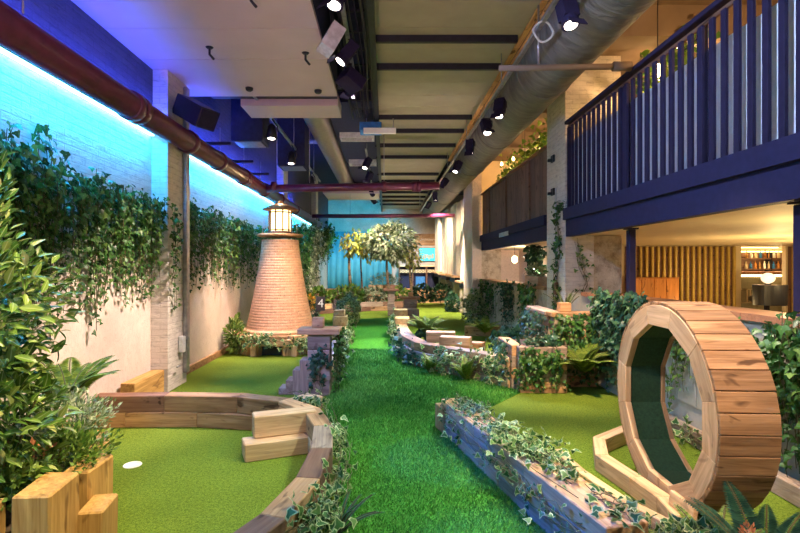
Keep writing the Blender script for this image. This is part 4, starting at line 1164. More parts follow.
for k in range(NS):
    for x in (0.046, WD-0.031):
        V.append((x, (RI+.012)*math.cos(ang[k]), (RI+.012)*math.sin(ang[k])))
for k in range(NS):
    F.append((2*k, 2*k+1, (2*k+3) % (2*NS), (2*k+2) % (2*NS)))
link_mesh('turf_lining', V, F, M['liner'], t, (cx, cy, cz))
t.rotation_euler = (0, 0, -0.05)
# kerbs of the loop's lane
def kerb(lab, pts, wd, h, mat):
    return edging('lane_kerb', lab, pts, [(0.0, h, 0)], wd, [mat, M['ply']], 'kerb')
kerb('angled pale kerb leading into the wooden loop', [(2.30, 4.66), (1.84, 4.30), (1.70, 3.92), (1.76, 3.50), (1.79, 3.20), (1.74, 2.80)], 0.10, 0.13, M['ply'])
kerb('low pale kerb between the ivy wall and the loop', [(1.42, 4.15), (1.46, 3.70), (1.56, 3.25), (1.68, 2.98), (1.70, 2.74)], 0.07, 0.09, M['ply'])
t = thing('timber_block', 'pale block at the loop entry beside the dark fern', 'timber block', (1.80, 2.6, 0))
sleeper((1.74, 2.68), (1.96, 2.60), 0.14, 0.001, 0.20, M['ply'], t, 'beam')
t = thing('timber_block', 'sloping wedge board leaning at the foot of the loop', 'timber beam', (1.78, 3.1, 0.13))
V, F = boxm((0, 0, 0), (0.40, 0.03, 0.16))
box('beam', (1.775, 2.98, 0.17), (0.03, 0.24, 0.09), M['ply'], t, 0, 0.004, Matrix.Rotation(0.16, 3, 'Y'))
t = thing('timber_edging', 'blue-lit low timber edging along the clad wall', 'timber edging', (2.74, 3.0, 0))
for k in range(5):
    sleeper((2.78, 1.2+k*0.9), (2.78, 2.09+k*0.9), 0.09, 0.001, 0.14, M['sleeper_grey'], t)
# ---------------------------------------------------------------- far end
W4 = [(-2.9, 16.2), (-1.9, 17.2), (-1.0, 17.9), (-0.1, 18.2), (0.9, 18.4)]
edging('timber_edging', 'far timber planter edge across the end of the path', W4, [(0, .16, .5), (.16, .32, 0)], 0.22, [M['sleeper'], M['sleeper_grey'], M['sleeper_dark']])
W5 = [(-2.9, 18.9), (-1.9, 19.3), (-1.0, 19.5)]
edging('timber_edging', 'dark red timber wall behind the far flower bed', W5, [(0, .22, .5), (.22, .44, 0), (.44, .66, .5)], 0.22, [M['sleeper_dark'], M['brownboard']])
t = thing('log_planter', 'box planter of upright pale boards under the big tree', 'planter', (0.1, 20.8, 0))
for k in range(7):
    box('upright_board', (-0.55+k*0.185, 20.4, 0.42), (0.175, 0.12, 0.84), [M['ply'], M['sleeper']][k % 2], t)
for k in range(4):
    for x in (-0.62, 0.65):
        box('upright_board', (x, 20.55+k*0.19, 0.42), (0.12, 0.18, 0.84), [M['ply'], M['sleeper']][k % 2], t)
plate('soil', [(-0.56, 20.46), (0.59, 20.46), (0.59, 21.2), (-0.56, 21.2)], 0.0, 0.76, M['soil'], t)
t = thing('timber_wall', 'long pale timber wall at the far end', 'timber wall', (1.2, 21.6, 0))
for k in range(4):
    sleeper((-2.8, 21.9), (0.0, 21.9), 0.2, 0.16*k, 0.16*k+.157, [M['sleeper'], M['ply']][k % 2], t)
    sleeper((0.8, 21.9), (3.4, 21.9), 0.2, 0.16*k, 0.16*k+.157, [M['ply'], M['sleeper']][k % 2], t)
# coloured backcloth and dressing of the far wall
t = thing('backcloth', 'teal backcloth hanging on the far wall behind the trees', 'backcloth', (-1.2, 25.8, 0.5))
V, F = [], []
nx = 60
for i in range(nx+1):
    x = -2.95+3.3*i/nx
    d = 0.05*math.sin(i*1.1)+0.02*math.sin(i*2.7)
    V += [(x, 25.75+d, 0.35), (x, 25.75+d, 3.4)]
for i in range(nx):
    F.append((2*i, 2*i+2, 2*i+3, 2*i+1))
o = link_mesh('cloth', [(v[0]+1.2, v[1]-25.8, v[2]-.5) for v in V], F, M['curtain'], t, (-1.2, 25.8, .5), None, True)
sm = o.modifiers.new('thickness', 'SOLIDIFY'); sm.thickness = 0.01
t = thing('display_screen', 'bright teal screen above the far counter shelves', 'screen', (2.3, 25.8, 2.3))
box('casing', (2.25, 25.955, 2.22), (1.0, 0.08, 0.72), M['black'], t)
box('display', (2.25, 25.908, 2.22), (0.94, 0.012, 0.66), M['screen'], t, 0, 0)
for k in range(6):
    box('picture_strip', (1.98+k*0.10, 25.90, 2.08+0.03*(k % 3)), (0.07, 0.006, 0.18+0.05*(k % 2)), M['ply'], t, 0, 0)
t = thing('shelf_unit', 'far shelf unit with patterned rail and dark bays', 'shelf unit', (1.7, 25.4, 0))
box('top', (1.75, 25.35, 1.62), (2.1, 0.4, 0.06), M['cream'], t)
box('rail', (1.75, 25.2, 1.36), (2.1, 0.05, 0.16), M['cream'], t)
for k in range(12):
    V, F = tubemesh([(0.055*math.cos(a), 0, 0.055*math.sin(a)) for a in np.linspace(0, 2*PI, 13)[:-1]], 0.012, 5, True)
    link_mesh('ring', V, F, M['black'], t, (0.82+k*0.17, 25.165, 1.36), None, True)
for x in (0.72, 1.4, 2.1, 2.78):
    box('upright', (x, 25.35, 0.8), (0.06, 0.36, 1.58), M['brownboard'], t)
box('back', (1.75, 25.52, 0.8), (2.1, 0.03, 1.58), M['darkslab'], t)
t = thing('cupboard', 'bright blue cupboard standing in the far shelf bay', 'cupboard', (1.75, 25.3, 0))
box('carcass', (1.78, 25.3, 0.55), (0.46, 0.28, 1.08), M['bluepaint'], t)
box('door', (1.78, 25.145, 0.58), (0.42, 0.02, 0.96), M['bluepaint'], t)
t = thing('sign_board', 'pink lettering board above the teal screen', 'sign', (2.2, 25.9, 3.0))
box('board', (2.2, 25.965, 3.0), (1.5, 0.06, 0.6), M['sleeper'], t)
for k in range(4):
    tube('scroll', [(1.85+k*.2, 25.93, 2.94), (1.9+k*.2, 25.93, 3.06), (1.95+k*.2, 25.93, 2.96), (2.02+k*.2, 25.93, 3.04)], 0.012, M['white'], t, 5)
# white boarded panels hanging over stone piers
for i, (y0, y1, z0, x) in enumerate(((16.9, 18.4, 1.10, 2.80), (18.7, 20.3, 1.26, 2.70), (20.7, 22.6, 1.30, 2.62), (23.0, 25.2, 1.36, 2.55))):
    lab = ['tall white boarded panel next to the lit far column', 'second white boarded panel past the far column', 'third white boarded panel, above a grey pier', 'white boarded panel at the very end of the hall'][i]
    t = thing('boarded_panel', lab, 'wall panel', (x, (y0+y1)/2, z0))
    n = 4
    for k in range(n):
        yy = y0+(k+.5)*(y1-y0)/n
        box('board', (x, yy, (z0+4.0)/2), (0.05+.03*(k % 2), (y1-y0)/n-.02, 4.0-z0), M['whitewash'], t, 0, .006)
    box('end_board', (x+.26, y0-.03, (z0+4.0)/2), (0.46, .04, 4.0-z0), M['whitewash'], t)
    box('ledge', (x+.05, (y0+y1)/2, z0-.04), (0.55, y1-y0+.2, 0.07), M['ply'], t)
    box('under_tray', (x+.10, (y0+y1)/2, z0-.17), (0.36, y1-y0-.1, 0.18), M['black'], t)
for i, (x, y, h) in enumerate(((2.85, 17.5, .84), (2.85, 19.5, 1.0), (2.8, 21.5, 1.04), (2.8, 24.0, 1.10))):
    t = thing('stone_pier', ['grey stone pier below the panel by the lit far column', 'second grey stone pier along the white panels', 'third grey stone pier along the white panels', 'last grey stone pier at the end of the hall'][i], 'pier', (x, y, 0))
    box('shaft', (x, y, h/2), (0.40, 0.5, h-.002), M['concrete'], t)
    box('base', (x, y, .05), (0.48, 0.58, .10), M['concrete'], t)
# hole flags
def hole_flag(lab, x, y, h, digit, w_=0.17, hh=0.26):
    t = thing('hole_flag', lab, 'flag', (x, y, 0))
    tube('pole', [(x, y, 0.0), (x, y, h)], 0.007, M['black'], t, 8)
    box('flag', (x+w_/2+.008, y, h-hh/2-.01), (w_, 0.008, hh), M['flag'], t, 0, 0)
    cu = bpy.data.curves.new('numeral', 'FONT'); cu.body = digit; cu.size = hh*0.85; cu.extrude = 0.0015; cu.align_x = 'CENTER'; cu.align_y = 'CENTER'
    cu.materials.append(M['white'])
    tmp = bpy.data.objects.new('numeral', cu); COL.objects.link(tmp)
    dg = bpy.context.evaluated_depsgraph_get()
    me = bpy.data.meshes.new_from_object(tmp.evaluated_get(dg)); me.materials.clear(); me.materials.append(M['white'])
    bpy.data.objects.remove(tmp)
    o = bpy.data.objects.new('numeral', me); COL.objects.link(o)
    place(o, t, (x+w_/2+.008, y-.0065, h-hh/2-.01), Matrix.Rotation(PI/2, 3, 'X'))
hole_flag('dark hole flag with a white 4 on a thin pole', -1.28, 9.3, 1.05, '4', 0.155, 0.26)
t = thing('plaque', 'dark square plaque leaning on the far planter edge', 'sign', (-1.55, 16.9, 0))
box('panel', (-1.62, 17.22, 0.24), (0.34, 0.03, 0.44), M['flag'], t, 0.62, .004)
box('mark', (-1.60, 17.19, 0.26), (0.16, 0.012, 0.05), M['ply'], t, 0.62, 0)
box('mark', (-1.60, 17.19, 0.16), (0.12, 0.012, 0.05), M['ply'], t, 0.62, 0)
# ================================================================== PLANTING
O_ = (1, 0)
ivy_curtain('thick hanging ivy above the laurel bush on the brick wall', (XL, 2.4), (XL, 3.9), O_, 2.50, 1.0, 60, 0.045, 0.075, thick=0.22, ragtop=0.09)
ivy_curtain('hanging ivy trailing over cream plaster beyond the laurel bush', (XL, 3.85), (XL, 5.1), O_, 2.42, 0.95, 48, 0.045, 0.068, thick=0.20, ragtop=0.08, jag=0.9)
ivy_curtain('dense dark hanging ivy reaching the white brick pillar', (XL, 5.05), (XL, 6.34), O_, 2.40, 1.20, 60, 0.042, 0.065, thick=0.22, ragtop=0.05, jag=0.6)
ivy_curtain('few ivy strands overhanging the white brick pillar edge', (XL+.24, 6.30), (XL+.24, 6.42), O_, 2.30, 1.05, 5, 0.05, 0.06, thick=0.12)
ivy_curtain('ivy sprays climbing the cyan-lit brick at the top of the laurel', (XL+.01, 2.9), (XL+.01, 4.5), O_, 2.66, 2.20, 20, 0.05, 0.075, thick=0.08, ragtop=0.10)
ivy_curtain('hanging ivy just past the white brick pillar', (XL, 7.0), (XL, 8.7), O_, 2.46, 1.30, 46, 0.05, 0.07, thick=0.2, ragtop=0.04, jag=.4, group=None)
ivy_curtain('hanging ivy with ragged strands midway to the lighthouse', (XL, 8.7), (XL, 10.6), O_, 2.46, 1.15, 48, 0.05, 0.07, thick=0.2, ragtop=0.04, jag=.5)
ivy_curtain('hanging ivy on the wall directly behind the lighthouse', (XL, 10.6), (XL, 13.5), O_, 2.46, 1.2, 50, 0.06, 0.08, tpl=IVY_FAR, thick=0.2, ragtop=0.04, jag=.5)
ivy_curtain('tall ivy drape between the lighthouse and the teal backcloth', (XL+.2, 14.2), (XL+.2, 17.0), O_, 2.75, 0.5, 50, 0.07, 0.10, tpl=IVY_FAR, thick=0.35, ragtop=0.1, jag=.35)
ivy_curtain('tall ivy drape beside the teal backcloth', (XL+.1, 17.2), (XL+.1, 20.0), O_, 3.0, 0.4, 46, 0.08, 0.12, tpl=IVY_FAR, thick=0.45, ragtop=0.15, jag=.35, mat='paleleaf')
ivy_curtain('teal-lit ivy hanging under the pipe near the far wall', (XL+.2, 20.6), (XL+.2, 24), O_, 3.2, 1.8, 40, 0.08, 0.13, tpl=IVY_FAR, thick=0.6, ragtop=0.1)
# corner planter
bush('laurel_bush', 'large glossy laurel bush at the corner by the wall', (-2.26, 2.62, 1.26), (0.50, 0.45, 0.86), 2900, 0.088, 'laurel', LAUREL, base=(-2.3, 2.62, 0.36), upward=0.1, shell=0.55)
bush('laurel_bush', 'lower laurel shrub leaning over the golden sleepers', (-1.98, 2.55, 0.78), (0.30, 0.28, 0.34), 520, 0.095, 'laurel', LAUREL, base=(-2.1, 2.6, 0.36), upward=0.25)
fern('bright green fern above the curved border by the wall', (-2.36, 3.72, 0.56), 16, 0.56, 'fern', droop=0.75, lift=1.05)
bush('silver_shrub', 'silvery white-tipped feathery shrub over the border corner', (-2.06, 3.22, 0.60), (0.27, 0.24, 0.19), 2300, 0.036, 'silver', SMALL, base=(-2.1, 3.2, 0.36), upward=0.9, shell=.3)
bush('feathery_shrub', 'feathery green juniper spilling over the upright sleepers', (-1.82, 2.82, 0.52), (0.24, 0.30, 0.15), 2400, 0.038, 'shrub', SMALL, base=(-1.86, 2.8, 0.36), upward=0.6, shell=.3)
bush('feathery_shrub', 'low leafy ground cover with rust tips behind the front sleepers', (-2.0, 2.46, 0.57), (0.30, 0.18, 0.14), 900, 0.045, 'shrub', SMALL, base=(-2.05, 2.46, 0.37), upward=0.6, shell=.3)
bush('rust_sprig', 'small rust-red sprig among the juniper', (-1.82, 2.62, 0.63), (0.06, 0.06, 0.05), 40, 0.035, 'pink', SMALL, base=(-1.82, 2.62, 0.45), stalks=3)
bush('rust_sprig', 'rust-red sprig beside the laurel leaves', (-2.04, 2.50, 0.73), (0.05, 0.05, 0.05), 34, 0.035, 'pink', SMALL, base=(-2.04, 2.5, 0.5), stalks=3)
# ivy on the curved border
ivy_trail('variegated ivy on the outside of the curved border by the path', [(-0.52, 4.35, .30), (-0.36, 3.95, .22), (-0.30, 3.5, .16), (-0.32, 3.1, .16)], 150, (.045, .06, .07), 0.058, up=.3, hang=(0.6, 0, 0))
ivy_trail('variegated ivy spilling over the border end by the path', [(-0.33, 3.1, .16), (-0.36, 2.75, .22), (-0.50, 2.42, .26)], 170, (.06, .07, .08), 0.06, up=.3, hang=(0.6, 0, 0))
fern('strappy grass tuft growing at the outside of the curved border', (-0.28, 2.95, 0.01), 16, 0.30, 'fern_dark', droop=.5, width=0.03, lift=1.1, cat='grass tuft', name='grass_tuft')
ivy_trail('little ivy sprigs on the border top below the pillar', [(-1.9, 5.25, .12), (-1.3, 5.3, .12)], 60, (.15, .05, .03), 0.06, mat='ivy_dark')
ivy_trail('ivy sprigs around the flat slab behind the curved border', [(-1.0, 5.2, .22), (-0.7, 5.1, .24), (-0.62, 4.98, .16)], 80, (.07, .05, .04), 0.065)
# lighthouse planting
bush('shrub', 'yellow-green shrub at the foot of the lighthouse by the wall', (-2.72, 9.12, 0.34), (0.14, 0.26, 0.30), 420, 0.10, 'shrub', LAUREL, base=(-2.72, 9.12, 0.005))
ivy_trail('ivy wound around the lighthouse plinth by the wall side', [(LX-.85, LY-.25, .16), (LX-.72, LY-.56, .2), (LX-.40, LY-.83, .24)], 230, (.06, .05, .10), 0.075, up=.2, hang=(-.2, -.8, 0))
ivy_trail('ivy over the tunnel lintel of the lighthouse plinth', [(LX-.40, LY-.92, .30), (LX+.1, LY-.96, .30), (LX+.55, LY-.80, .22), (LX+.86, LY-.40, .18)], 240, (.06, .03, .06), 0.07, up=.2, hang=(0, -.8, 0))
# post and path walls
ivy_curtain('ivy hanging down the path side of the capped timber post', (-0.655, 6.16), (-0.655, 6.6), (1, 0), 0.74, 0.04, 14, 0.04, 0.065, thick=.1, ragtop=.02, jag=.4)
ivy_trail('dark ivy leaves on the front of the capped timber post', [(-0.80, 6.135, .1), (-0.86, 6.135, .3), (-0.76, 6.135, .5), (-0.86, 6.135, .62)], 70, (.06, .012, .06), 0.065, mat='ivy_dark', hang=(0, -1, 0), up=.1)
ivy_trail('ivy along the path side of the edging behind the capped post', [(-.68, 6.7, .15), (-.69, 8, .2), (-.72, 9.6, .2), (-.82, 11.4, .2)], 420, (.05, .1, .1), 0.075, tpl=IVY_FAR, hang=(.7, 0, 0))
bush('clipped_bush', 'round ivy bush at the far end of the path edging', (-0.98, 13.7, 0.42), (0.30, 0.45, 0.42), 900, 0.085, 'ivy_var', IVY_FAR, base=(-0.98, 13.7, 0.01))
ivy_trail('ivy spilling over the far stretch of the path wall', [(.25, 13.6, .22), (.2, 12, .22), (.18, 10.6, .2), (.22, 9.2, .2)], 420, (.05, .1, .12), 0.075, tpl=IVY_FAR, hang=(-.7, -.2, 0))
ivy_trail('blue-green ivy at the bend of the terrace wall', [(.22, 9.0, .2), (.32, 8.2, .18), (.52, 7.75, .16)], 220, (.07, .07, .11), 0.075, hang=(-.5, -.5, 0), mat='ivy_dark')
ivy_trail('ivy with bright leaves on the middle of the terrace wall', [(.6, 7.55, .18), (.95, 7.2, .22), (1.25, 7.0, .24)], 150, (.06, .05, .11), 0.075, hang=(-.3, -.7, 0), mat='ivy_var')
ivy_trail('ivy climbing the terrace wall next to the corner planter', [(1.25, 6.98, .3), (1.45, 6.75, .2), (1.62, 6.50, .25)], 190, (.06, .05, .12), 0.075, hang=(-.4, -.7, 0))
fern('small fern at the foot of the terrace wall bend', (.66, 7.44, .02), 12, .32, 'fern', lift=1.35, droop=.55)
fern('fern against the foot of the terrace wall near its middle', (1.12, 6.93, .02), 12, .36, 'fern', lift=1.35, droop=.55)
fern('pale fern on the turf behind the terrace wall bend', (.74, 9.0, .36), 20, .52, 'fern', lift=1.15, droop=.8)
bush('shrub', 'dark base planting below the pale fern', (.66, 8.9, .22), (.22, .22, .2), 260, .08, 'ivy_dark', IVY_FAR, base=(.66, 8.9, .01))
# ivy faces of the terrace planters
ivy_curtain('ivy blanket over the front of the low corner planter', (1.68, 6.32), (2.22, 6.30), (0, -1), .50, .03, 24, .04, .06, thick=.05, ragtop=.04, jag=.3)
ivy_curtain('ivy blanket over the path side of the low corner planter', (1.63, 7.2), (1.63, 6.42), (-1, 0), .56, .03, 14, .05, .07, thick=.08, ragtop=.02, jag=.4, mat='ivy_dark')
ivy_curtain('ivy blanket over the front of the tall terrace planter', (2.20, 6.62), (2.84, 6.62), (0, -1), .92, .05, 18, .04, .062, thick=.07, ragtop=.02, jag=.3)
ivy_curtain('dark ivy down the side of the tall terrace planter', (2.20, 7.8), (2.20, 6.7), (-1, 0), .92, .3, 16, .05, .075, thick=.08, ragtop=.02, jag=.4, mat='ivy_dark')
fern('broad dark green fern in front of the tall terrace planter', (2.50, 6.28, .26), 20, .50, 'fern', lift=1.15, droop=.8)
fern('small upright fern on the tall planter beside the column', (2.62, 7.25, .9), 9, .42, 'shrub', lift=1.3, droop=.45, width=.05)
ivy_trail('ivy spilling off the low planter top toward the tall one', [(1.78, 6.42, .62), (2.1, 6.42, .63), (2.2, 6.8, .62)], 200, (.08, .06, .03), .07, mat='ivy_dark')
# ivy on the low wall under the balcony
ivy_curtain('blue-green ivy on the clad wall behind the loop', (XR, 5.35), (XR, 6.62), (-1, 0), 1.24, .12, 42, .045, .075, thick=.10, ragtop=.03, jag=.25, mat='ivy_dark')
ivy_curtain('dark ivy cascading down the clad wall in front of the loop planks', (XR, 3.0), (XR, 3.6), (-1, 0), 1.14, .1, 26, .045, .065, thick=.12, ragtop=.05, jag=.4)
ivy_curtain('ivy on the clad wall close beside the loop planks', (XR, 3.6), (XR, 4.0), (-1, 0), 1.05, .1, 15, .045, .065, thick=.12, ragtop=.06, jag=.45)
ivy_curtain('small ivy patch on the clad wall seen through the loop', (XR, 4.45), (XR, 4.95), (-1, 0), 1.12, .35, 12, .05, .065, thick=.06, ragtop=.08, jag=1.0, mat='shrub')
ivy_trail('ivy at the foot of the clad wall seen through the loop', [(2.72, 4.9, .1), (2.70, 4.4, .12), (2.70, 3.9, .1)], 80, (.05, .1, .06), .065)
ivy_curtain('ivy bunch on the grey wall between the two columns', (XR, 9.2), (XR, 10.4), (-1, 0), 1.2, .2, 18, .06, .085, tpl=IVY_FAR, thick=.12, ragtop=.04, jag=.3)
ivy_curtain('ivy bunch on the grey wall next to the far column', (XR, 10.9), (XR, 11.9), (-1, 0), 1.2, .2, 14, .06, .085, tpl=IVY_FAR, thick=.12, ragtop=.04, jag=.5, mat='ivy_dark')
ivy_curtain('thin ivy on the grey wall end by the lit column', (XR, 12.6), (XR, 14.6), (-1, 0), 1.15, .1, 20, .07, .09, tpl=IVY_FAR, thick=.14, ragtop=.05, jag=.5)
fern('yellow-green fern on the turf before the grey ivy wall', (2.18, 10.9, .14), 20, .54, 'fern', lift=1.1, droop=.8)
bush('shrub', 'dark bush between the fern and the terrace planter', (2.26, 9.0, .24), (.30, .4, .24), 380, .10, 'ivy_dark', IVY_FAR, base=(2.26, 9.0, .01))
bush('shrub', 'violet-tinged bush at the foot of the lit far column', (2.50, 14.0, .42), (.3, .5, .5), 600, .10, 'ivy_var', IVY_FAR, base=(2.5, 14, .01))
# vine on the white column
ivy_trail('ivy vine climbing the front of the white brick column', [(2.83, 8.30, .9), (2.80, 8.25, 1.4), (2.81, 8.1, 1.9), (2.80, 8.2, 2.5), (2.86, 7.86, 2.62), (3.0, 7.86, 2.60)], 150, (.03, .09, .06), .085, hang=(-.8, -.3, 0), up=.1, mat='ivy')
ivy_trail('short ivy strand on the yellow-lit side of the column', [(3.05, 7.86, 2.0), (3.12, 7.86, 1.6), (3.22, 7.86, 1.35), (3.08, 7.86, 1.1)], 46, (.05, .01, .06), .085, hang=(0, -1, 0), up=.1)
t = thing('junction_box', 'small brown box on the white brick column', 'box', (2.83, 8.3, 1.2))
box('casing', (2.825, 8.28, 1.24), (0.05, 0.14, 0.20), M['brownboard'], t)
tube('conduit', [(2.83, 8.28, 1.33), (2.83, 8.28, 2.9)], .012, M['palegrey'], t, 6)
for z, lab in ((3.42, 'upper black clamp on the white brick column'), (2.86, 'lower black clamp on the white brick column')):
    t = thing('wall_clamp', lab, 'clamp', (2.82, 8.45, z))
    box('plate', (2.835, 8.45, z), (.03, .14, .12), M['black'], t)
    box('arm', (2.79, 8.45, z-.03), (.08, .05, .05), M['black'], t)
# ivy over the timber wall by the loop
ivy_trail('variegated ivy over the far half of the blue-lit timber wall', [(.69, 4.82, .33), (.84, 4.15, .34), (.96, 3.6, .34)], 420, (.075, .08, .03), .05, up=.8)
ivy_trail('variegated ivy thick along the middle of the blue-lit timber wall', [(.94, 3.75, .36), (1.05, 3.25, .37), (1.10, 3.0, .36)], 340, (.08, .08, .035), .052, up=.8)
ivy_trail('ivy spilling down the path face of the blue-lit timber wall', [(.53, 4.75, .2), (.68, 4.1, .2), (.81, 3.5, .2), (.93, 3.0, .18), (1.04, 2.6, .2)], 150, (.03, .12, .07), .05, up=.2, hang=(-.9, -.1, 0))
ivy_trail('ivy trailing behind the near end of the timber wall', [(1.24, 3.2, .15), (1.40, 2.8, .15), (1.50, 2.6, .12)], 80, (.06, .09, .07), .055, up=.6)
ivy_trail('ivy sprigs on the near top of the timber wall', [(1.14, 2.78, .33), (1.22, 2.55, .33)], 34, (.06, .07, .02), .065, up=.9)
bush('shrub', 'bright leafy clump beside the dark fern at the loop foot', (1.56, 2.52, .15), (.22, .16, .15), 520, .05, 'ivy_var', IVY, base=(1.56, 2.52, .01))
fern('dark blue-green sword fern at the foot of the loop', (1.80, 2.36, .08), 15, .58, 'fern_dark', lift=1.0, droop=.55, width=.13)
fern('olive sword fern leaning toward the timber wall', (1.62, 2.42, .06), 8, .42, 'fern', lift=1.1, droop=.6, width=.13)
bush('flower_spike', 'small pink flower spikes in the dark fern', (1.72, 2.36, .30), (.03, .03, .09), 70, .03, 'pink', SMALL, base=(1.72, 2.36, .05), stalks=2)
# far planting
for i, (x, y, r, h, n, mt, lab) in enumerate(((-2.3, 17.6, .5, .34, 360, 'shrub', 'leafy bush in the far bed by the ivy drapes'), (-1.3, 18.4, .55, .36, 420, 'shrub', 'yellow-green bush in the far bed below the thin trees'), (-.45, 18.7, .55, .30, 380, 'paleleaf', 'flowering bush in the far bed beside the path end'),
                                             (.5, 18.9, .5, .32, 380, 'shrub', 'leafy bush in the far bed behind the bluish post'), (1.5, 20.3, .5, .32, 380, 'ivy_dark', 'low hedge bush before the pale far wall'), (2.3, 20.5, .5, .33, 380, 'ivy_dark', 'low hedge bush next to the clipped box'))):
    bush('far_shrub', lab, (x, y, .32+h*.6), (r, .4, h), n, .13, mt, IVY_FAR, base=(x, y, .02))
bush('box_hedge', 'dark clipped box hedge below the white panels', (2.4, 17.9, .30), (.24, .5, .34), 700, .08, 'ivy_dark', IVY_FAR, base=(2.4, 17.9, .005), shell=.8)
bush('flower_clump', 'orange flower clump beside the lighthouse', (-2.35, 15.5, .50), (.26, .3, .22), 260, .09, 'flower', SMALL, base=(-2.35, 15.5, .2))
bush('shrub', 'green clump under the orange flowers', (-2.35, 15.6, .26), (.4, .3, .24), 260, .11, 'ivy_dark', IVY_FAR, base=(-2.35, 15.6, .005))
bush('shrub', 'grey-green shrub in the pale box planter', (-.05, 20.75, 1.0), (.62, .3, .30), 520, .11, 'silver', SMALL, base=(0, 20.75, .77))
def tree(lab, x, y, z0, htrunk, crown, n, size, mt, rt=.06, lean=0.0, tpl=LAUREL, name='tree', droop=0.4):
    t = thing(name, lab, 'tree', (x, y, z0))
    pts = [(x+lean*q+.03*math.sin(q*6), y, z0+htrunk*q) for q in np.linspace(0, 1, 8)]
    tr = tube('trunk', pts, [rt*(1-.4*q) for q in np.linspace(0, 1, 8)], M['trunk'], t, 10)
    top = np.array(pts[-1])
    c = np.array(crown[0], float); rad = np.array(crown[1], float)
    d = rnd(n); d /= np.linalg.norm(d, axis=1, keepdims=True)
    P = c+d*rad*(0.35+.65*RNG.random(n)**.5)[:, None]*(1+.2*np.sin(d[:, 0:1]*7)*np.cos(d[:, 2:3]*6))
    leaf_obj('crown', tpl, P, d+np.array([0, 0, -droop])+rnd(n, .45), np.array([0, 0, 1.])+d*.5+rnd(n, .4), size*(.6+.7*RNG.random(n)), M[mt], t, (x, y, z0))
    for i in range(9):
        e = c+d[i]*rad*.8
        tube('branch', [tuple(top*.9+np.array(pts[-2])*.1), tuple((top+e)/2+np.array([0, 0, .05])), tuple(e)], [rt*.5, rt*.35, rt*.12], M['trunk'], t, 6)
    return t
tree('big pale-leaved tree rising from the far box planter', .1, 19.9, 0.02, 2.1, ((.15, 19.7, 2.55), (1.02, .95, .72)), 1900, .22, 'paleleaf', .07)
tree('thin tree with yellow leaves before the teal backcloth, pale trunk', -1.45, 20.6, 0.02, 2.2, ((-1.3, 20.5, 2.55), (.55, .5, .55)), 300, .20, 'yellowleaf', .08, droop=.9)
tree('slender dark-stemmed tree with yellow leaves before the teal cloth', -1.0, 21.2, 0.02, 2.3, ((-.75, 21.0, 2.5), (.5, .5, .6)), 300, .20, 'yellowleaf', .045, droop=.9)
tree('thin pale tree with yellow leaves in front of the far shelf unit', 1.0, 19.4, 0.02, 1.7, ((1.05, 19.4, 2.0), (.36, .36, .42)), 220, .18, 'yellowleaf', .06, droop=.8)
# greenery and string lights on the upper floor
def garland(lab, a, b, drop, n, mt='shrub', bulbs=5, spread=.22):
    a, b = np.array(a, float), np.array(b, float)
    t = thing('garland', lab, 'hanging greenery', tuple((a+b)/2))
    u = RNG.random(n)
    P = a+(b-a)*u[:, None]+RNG.normal(0, 1, (n, 3))*np.array([spread*.5, spread, spread])
    P[:, 2] -= RNG.random(n)**2*drop
    leaf_obj('foliage', IVY_FAR, P, np.array([0, 0, -.8])+rnd(n, .7), np.array([-.6, -.4, .6])+rnd(n, .5), .10*(.6+.8*RNG.random(n)), M[mt], t, tuple((a+b)/2))
    tube('wire', [tuple(a), tuple((a+b)/2+np.array([0, 0, -.05])), tuple(b)], .008, M['black'], t, 5)
    for k in range(bulbs):
        p = a+(b-a)*(k+.5)/bulbs+np.array([RNG.normal(0, .12), 0, RNG.normal(0, .12)-.1])
        lathe('bulb', [(.012, -.03), (.03, -.01), (.036, .02), (.02, .05), (.012, .07)], M['bulb'], t, tuple(float(v) for v in p), 10)
    return t
garland('string-lit greenery over the boarded railing beside the column', (3.4, 9.0, 4.3), (3.4, 11.2, 4.25), .5, 700)
garland('string-lit greenery over the far stretch of boarded railing', (3.4, 11.6, 4.2), (3.4, 14.4, 4.2), .5, 700)
garland('string-lit greenery above the slatted railing past the beam', (3.9, 6.2, 4.45), (3.9, 7.6, 4.4), .35, 420)
garland('string-lit greenery deep behind the slatted railing', (5.2, 5.8, 4.2), (5.2, 7.5, 4.1), .6, 420, bulbs=4)
for x, y, z, lab in ((3.30, 6.05, 3.95, 'bare bulb glowing under the sprinkler fitting'), (3.25, 9.3, 4.02, 'bright pendant bulb over the boarded railing by the column'), (3.3, 11.8, 3.92, 'pendant bulb over the middle of the boarded railing'), (3.4, 12.4, 3.85, 'pendant bulb over the far boarded railing'), (4.6, 5.0, 3.95, 'pendant bulb behind the slatted railing')):
    t = thing('pendant_bulb', lab, 'lamp', (x, y, z))
    lathe('bulb', [(.015, -.05), (.05, -.02), (.06, .03), (.04, .08), (.018, .10)], M['bulb'], t, (x, y, z), 14)
    lathe('socket', [(.022, 0), (.022, .06)], M['black'], t, (x, y, z+.10), 10)
    tube('cord', [(x, y, z+.15), (x, y, 4.96 if y not in (9.3, 9.8) else 4.96)], .006, M['black'], t, 5)
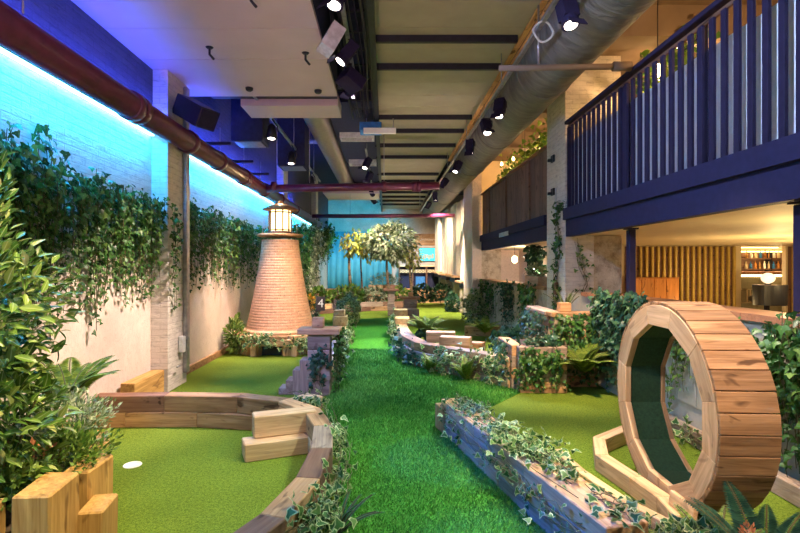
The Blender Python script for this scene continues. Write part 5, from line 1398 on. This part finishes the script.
# alcove behind the grey ivy wall
garland('hanging greenery inside the lit alcove under the balcony', (3.3, 11.4, 2.0), (3.9, 12.6, 2.0), .5, 500, 'ivy_dark', 0, .12)
t = thing('wall_lamp', 'small glowing lamp hanging in the alcove by the lit column', 'lamp', (3.35, 13.2, 1.9))
lathe('bulb', [(.03, -.06), (.07, -.02), (.07, .08), (.03, .12)], M['bulb'], t, (3.32, 12.8, 1.75), 14)
tube('cord', [(3.32, 12.8, 1.87), (3.32, 12.8, 2.1)], .006, M['black'], t, 5)
t = thing('window_box', 'pale wooden plant box on the sill between the columns', 'planter', (3.35, 10.2, 1.235))
box('trough', (3.05, 10.1, 1.32), (.2, .9, .165), M['ply'], t)
bush('shrub', 'grey-green plant in the pale sill box', (3.05, 10.1, 1.5), (.14, .45, .13), 260, .08, 'silver', SMALL, base=(3.05, 10.1, 1.41))
# long turf pile of the path
def grass():
    pg = np.array(PATH)
    lo, hi = pg.min(0), pg.max(0)
    pts = []
    n = 0
    want = 90000
    while n < want:
        q = lo+(hi-lo)*RNG.random((200000, 2))
        q = q[(q[:, 1] > 2.4) & (q[:, 1] < 9.6)]
        q = q[RNG.random(len(q)) < np.clip((4.2/q[:, 1])**1.6, .12, 1)]
        ins = np.zeros(len(q), bool)
        x, y = q[:, 0], q[:, 1]
        j = len(pg)-1
        for i in range(len(pg)):
            c = ((pg[i, 1] > y) != (pg[j, 1] > y)) & (x < (pg[j, 0]-pg[i, 0])*(y-pg[i, 1])/(pg[j, 1]-pg[i, 1]+1e-12)+pg[i, 0])
            ins ^= c; j = i
        q = q[ins]; pts.append(q); n += len(q)
    q = np.concatenate(pts)[:want]
    P = np.column_stack([q, np.full(len(q), .004)])
    D = np.column_stack([RNG.normal(0, .55, len(q)), RNG.normal(-.2, .55, len(q)), np.ones(len(q))])
    S = .026*(.6+.8*RNG.random(len(q)))*np.clip(q[:, 1]/4, 1, 1.6)
    W = THIN[0].copy(); W[:, 0] *= 1.9
    o = leaf_obj('turf_grass', (W, THIN[1]), P, D, rnd(len(q)), S, M['blade'], None, (0, 5, 0))
    tag(o, 'long-piled dark green turf of the winding path', 'grass', None, 'stuff')
grass()
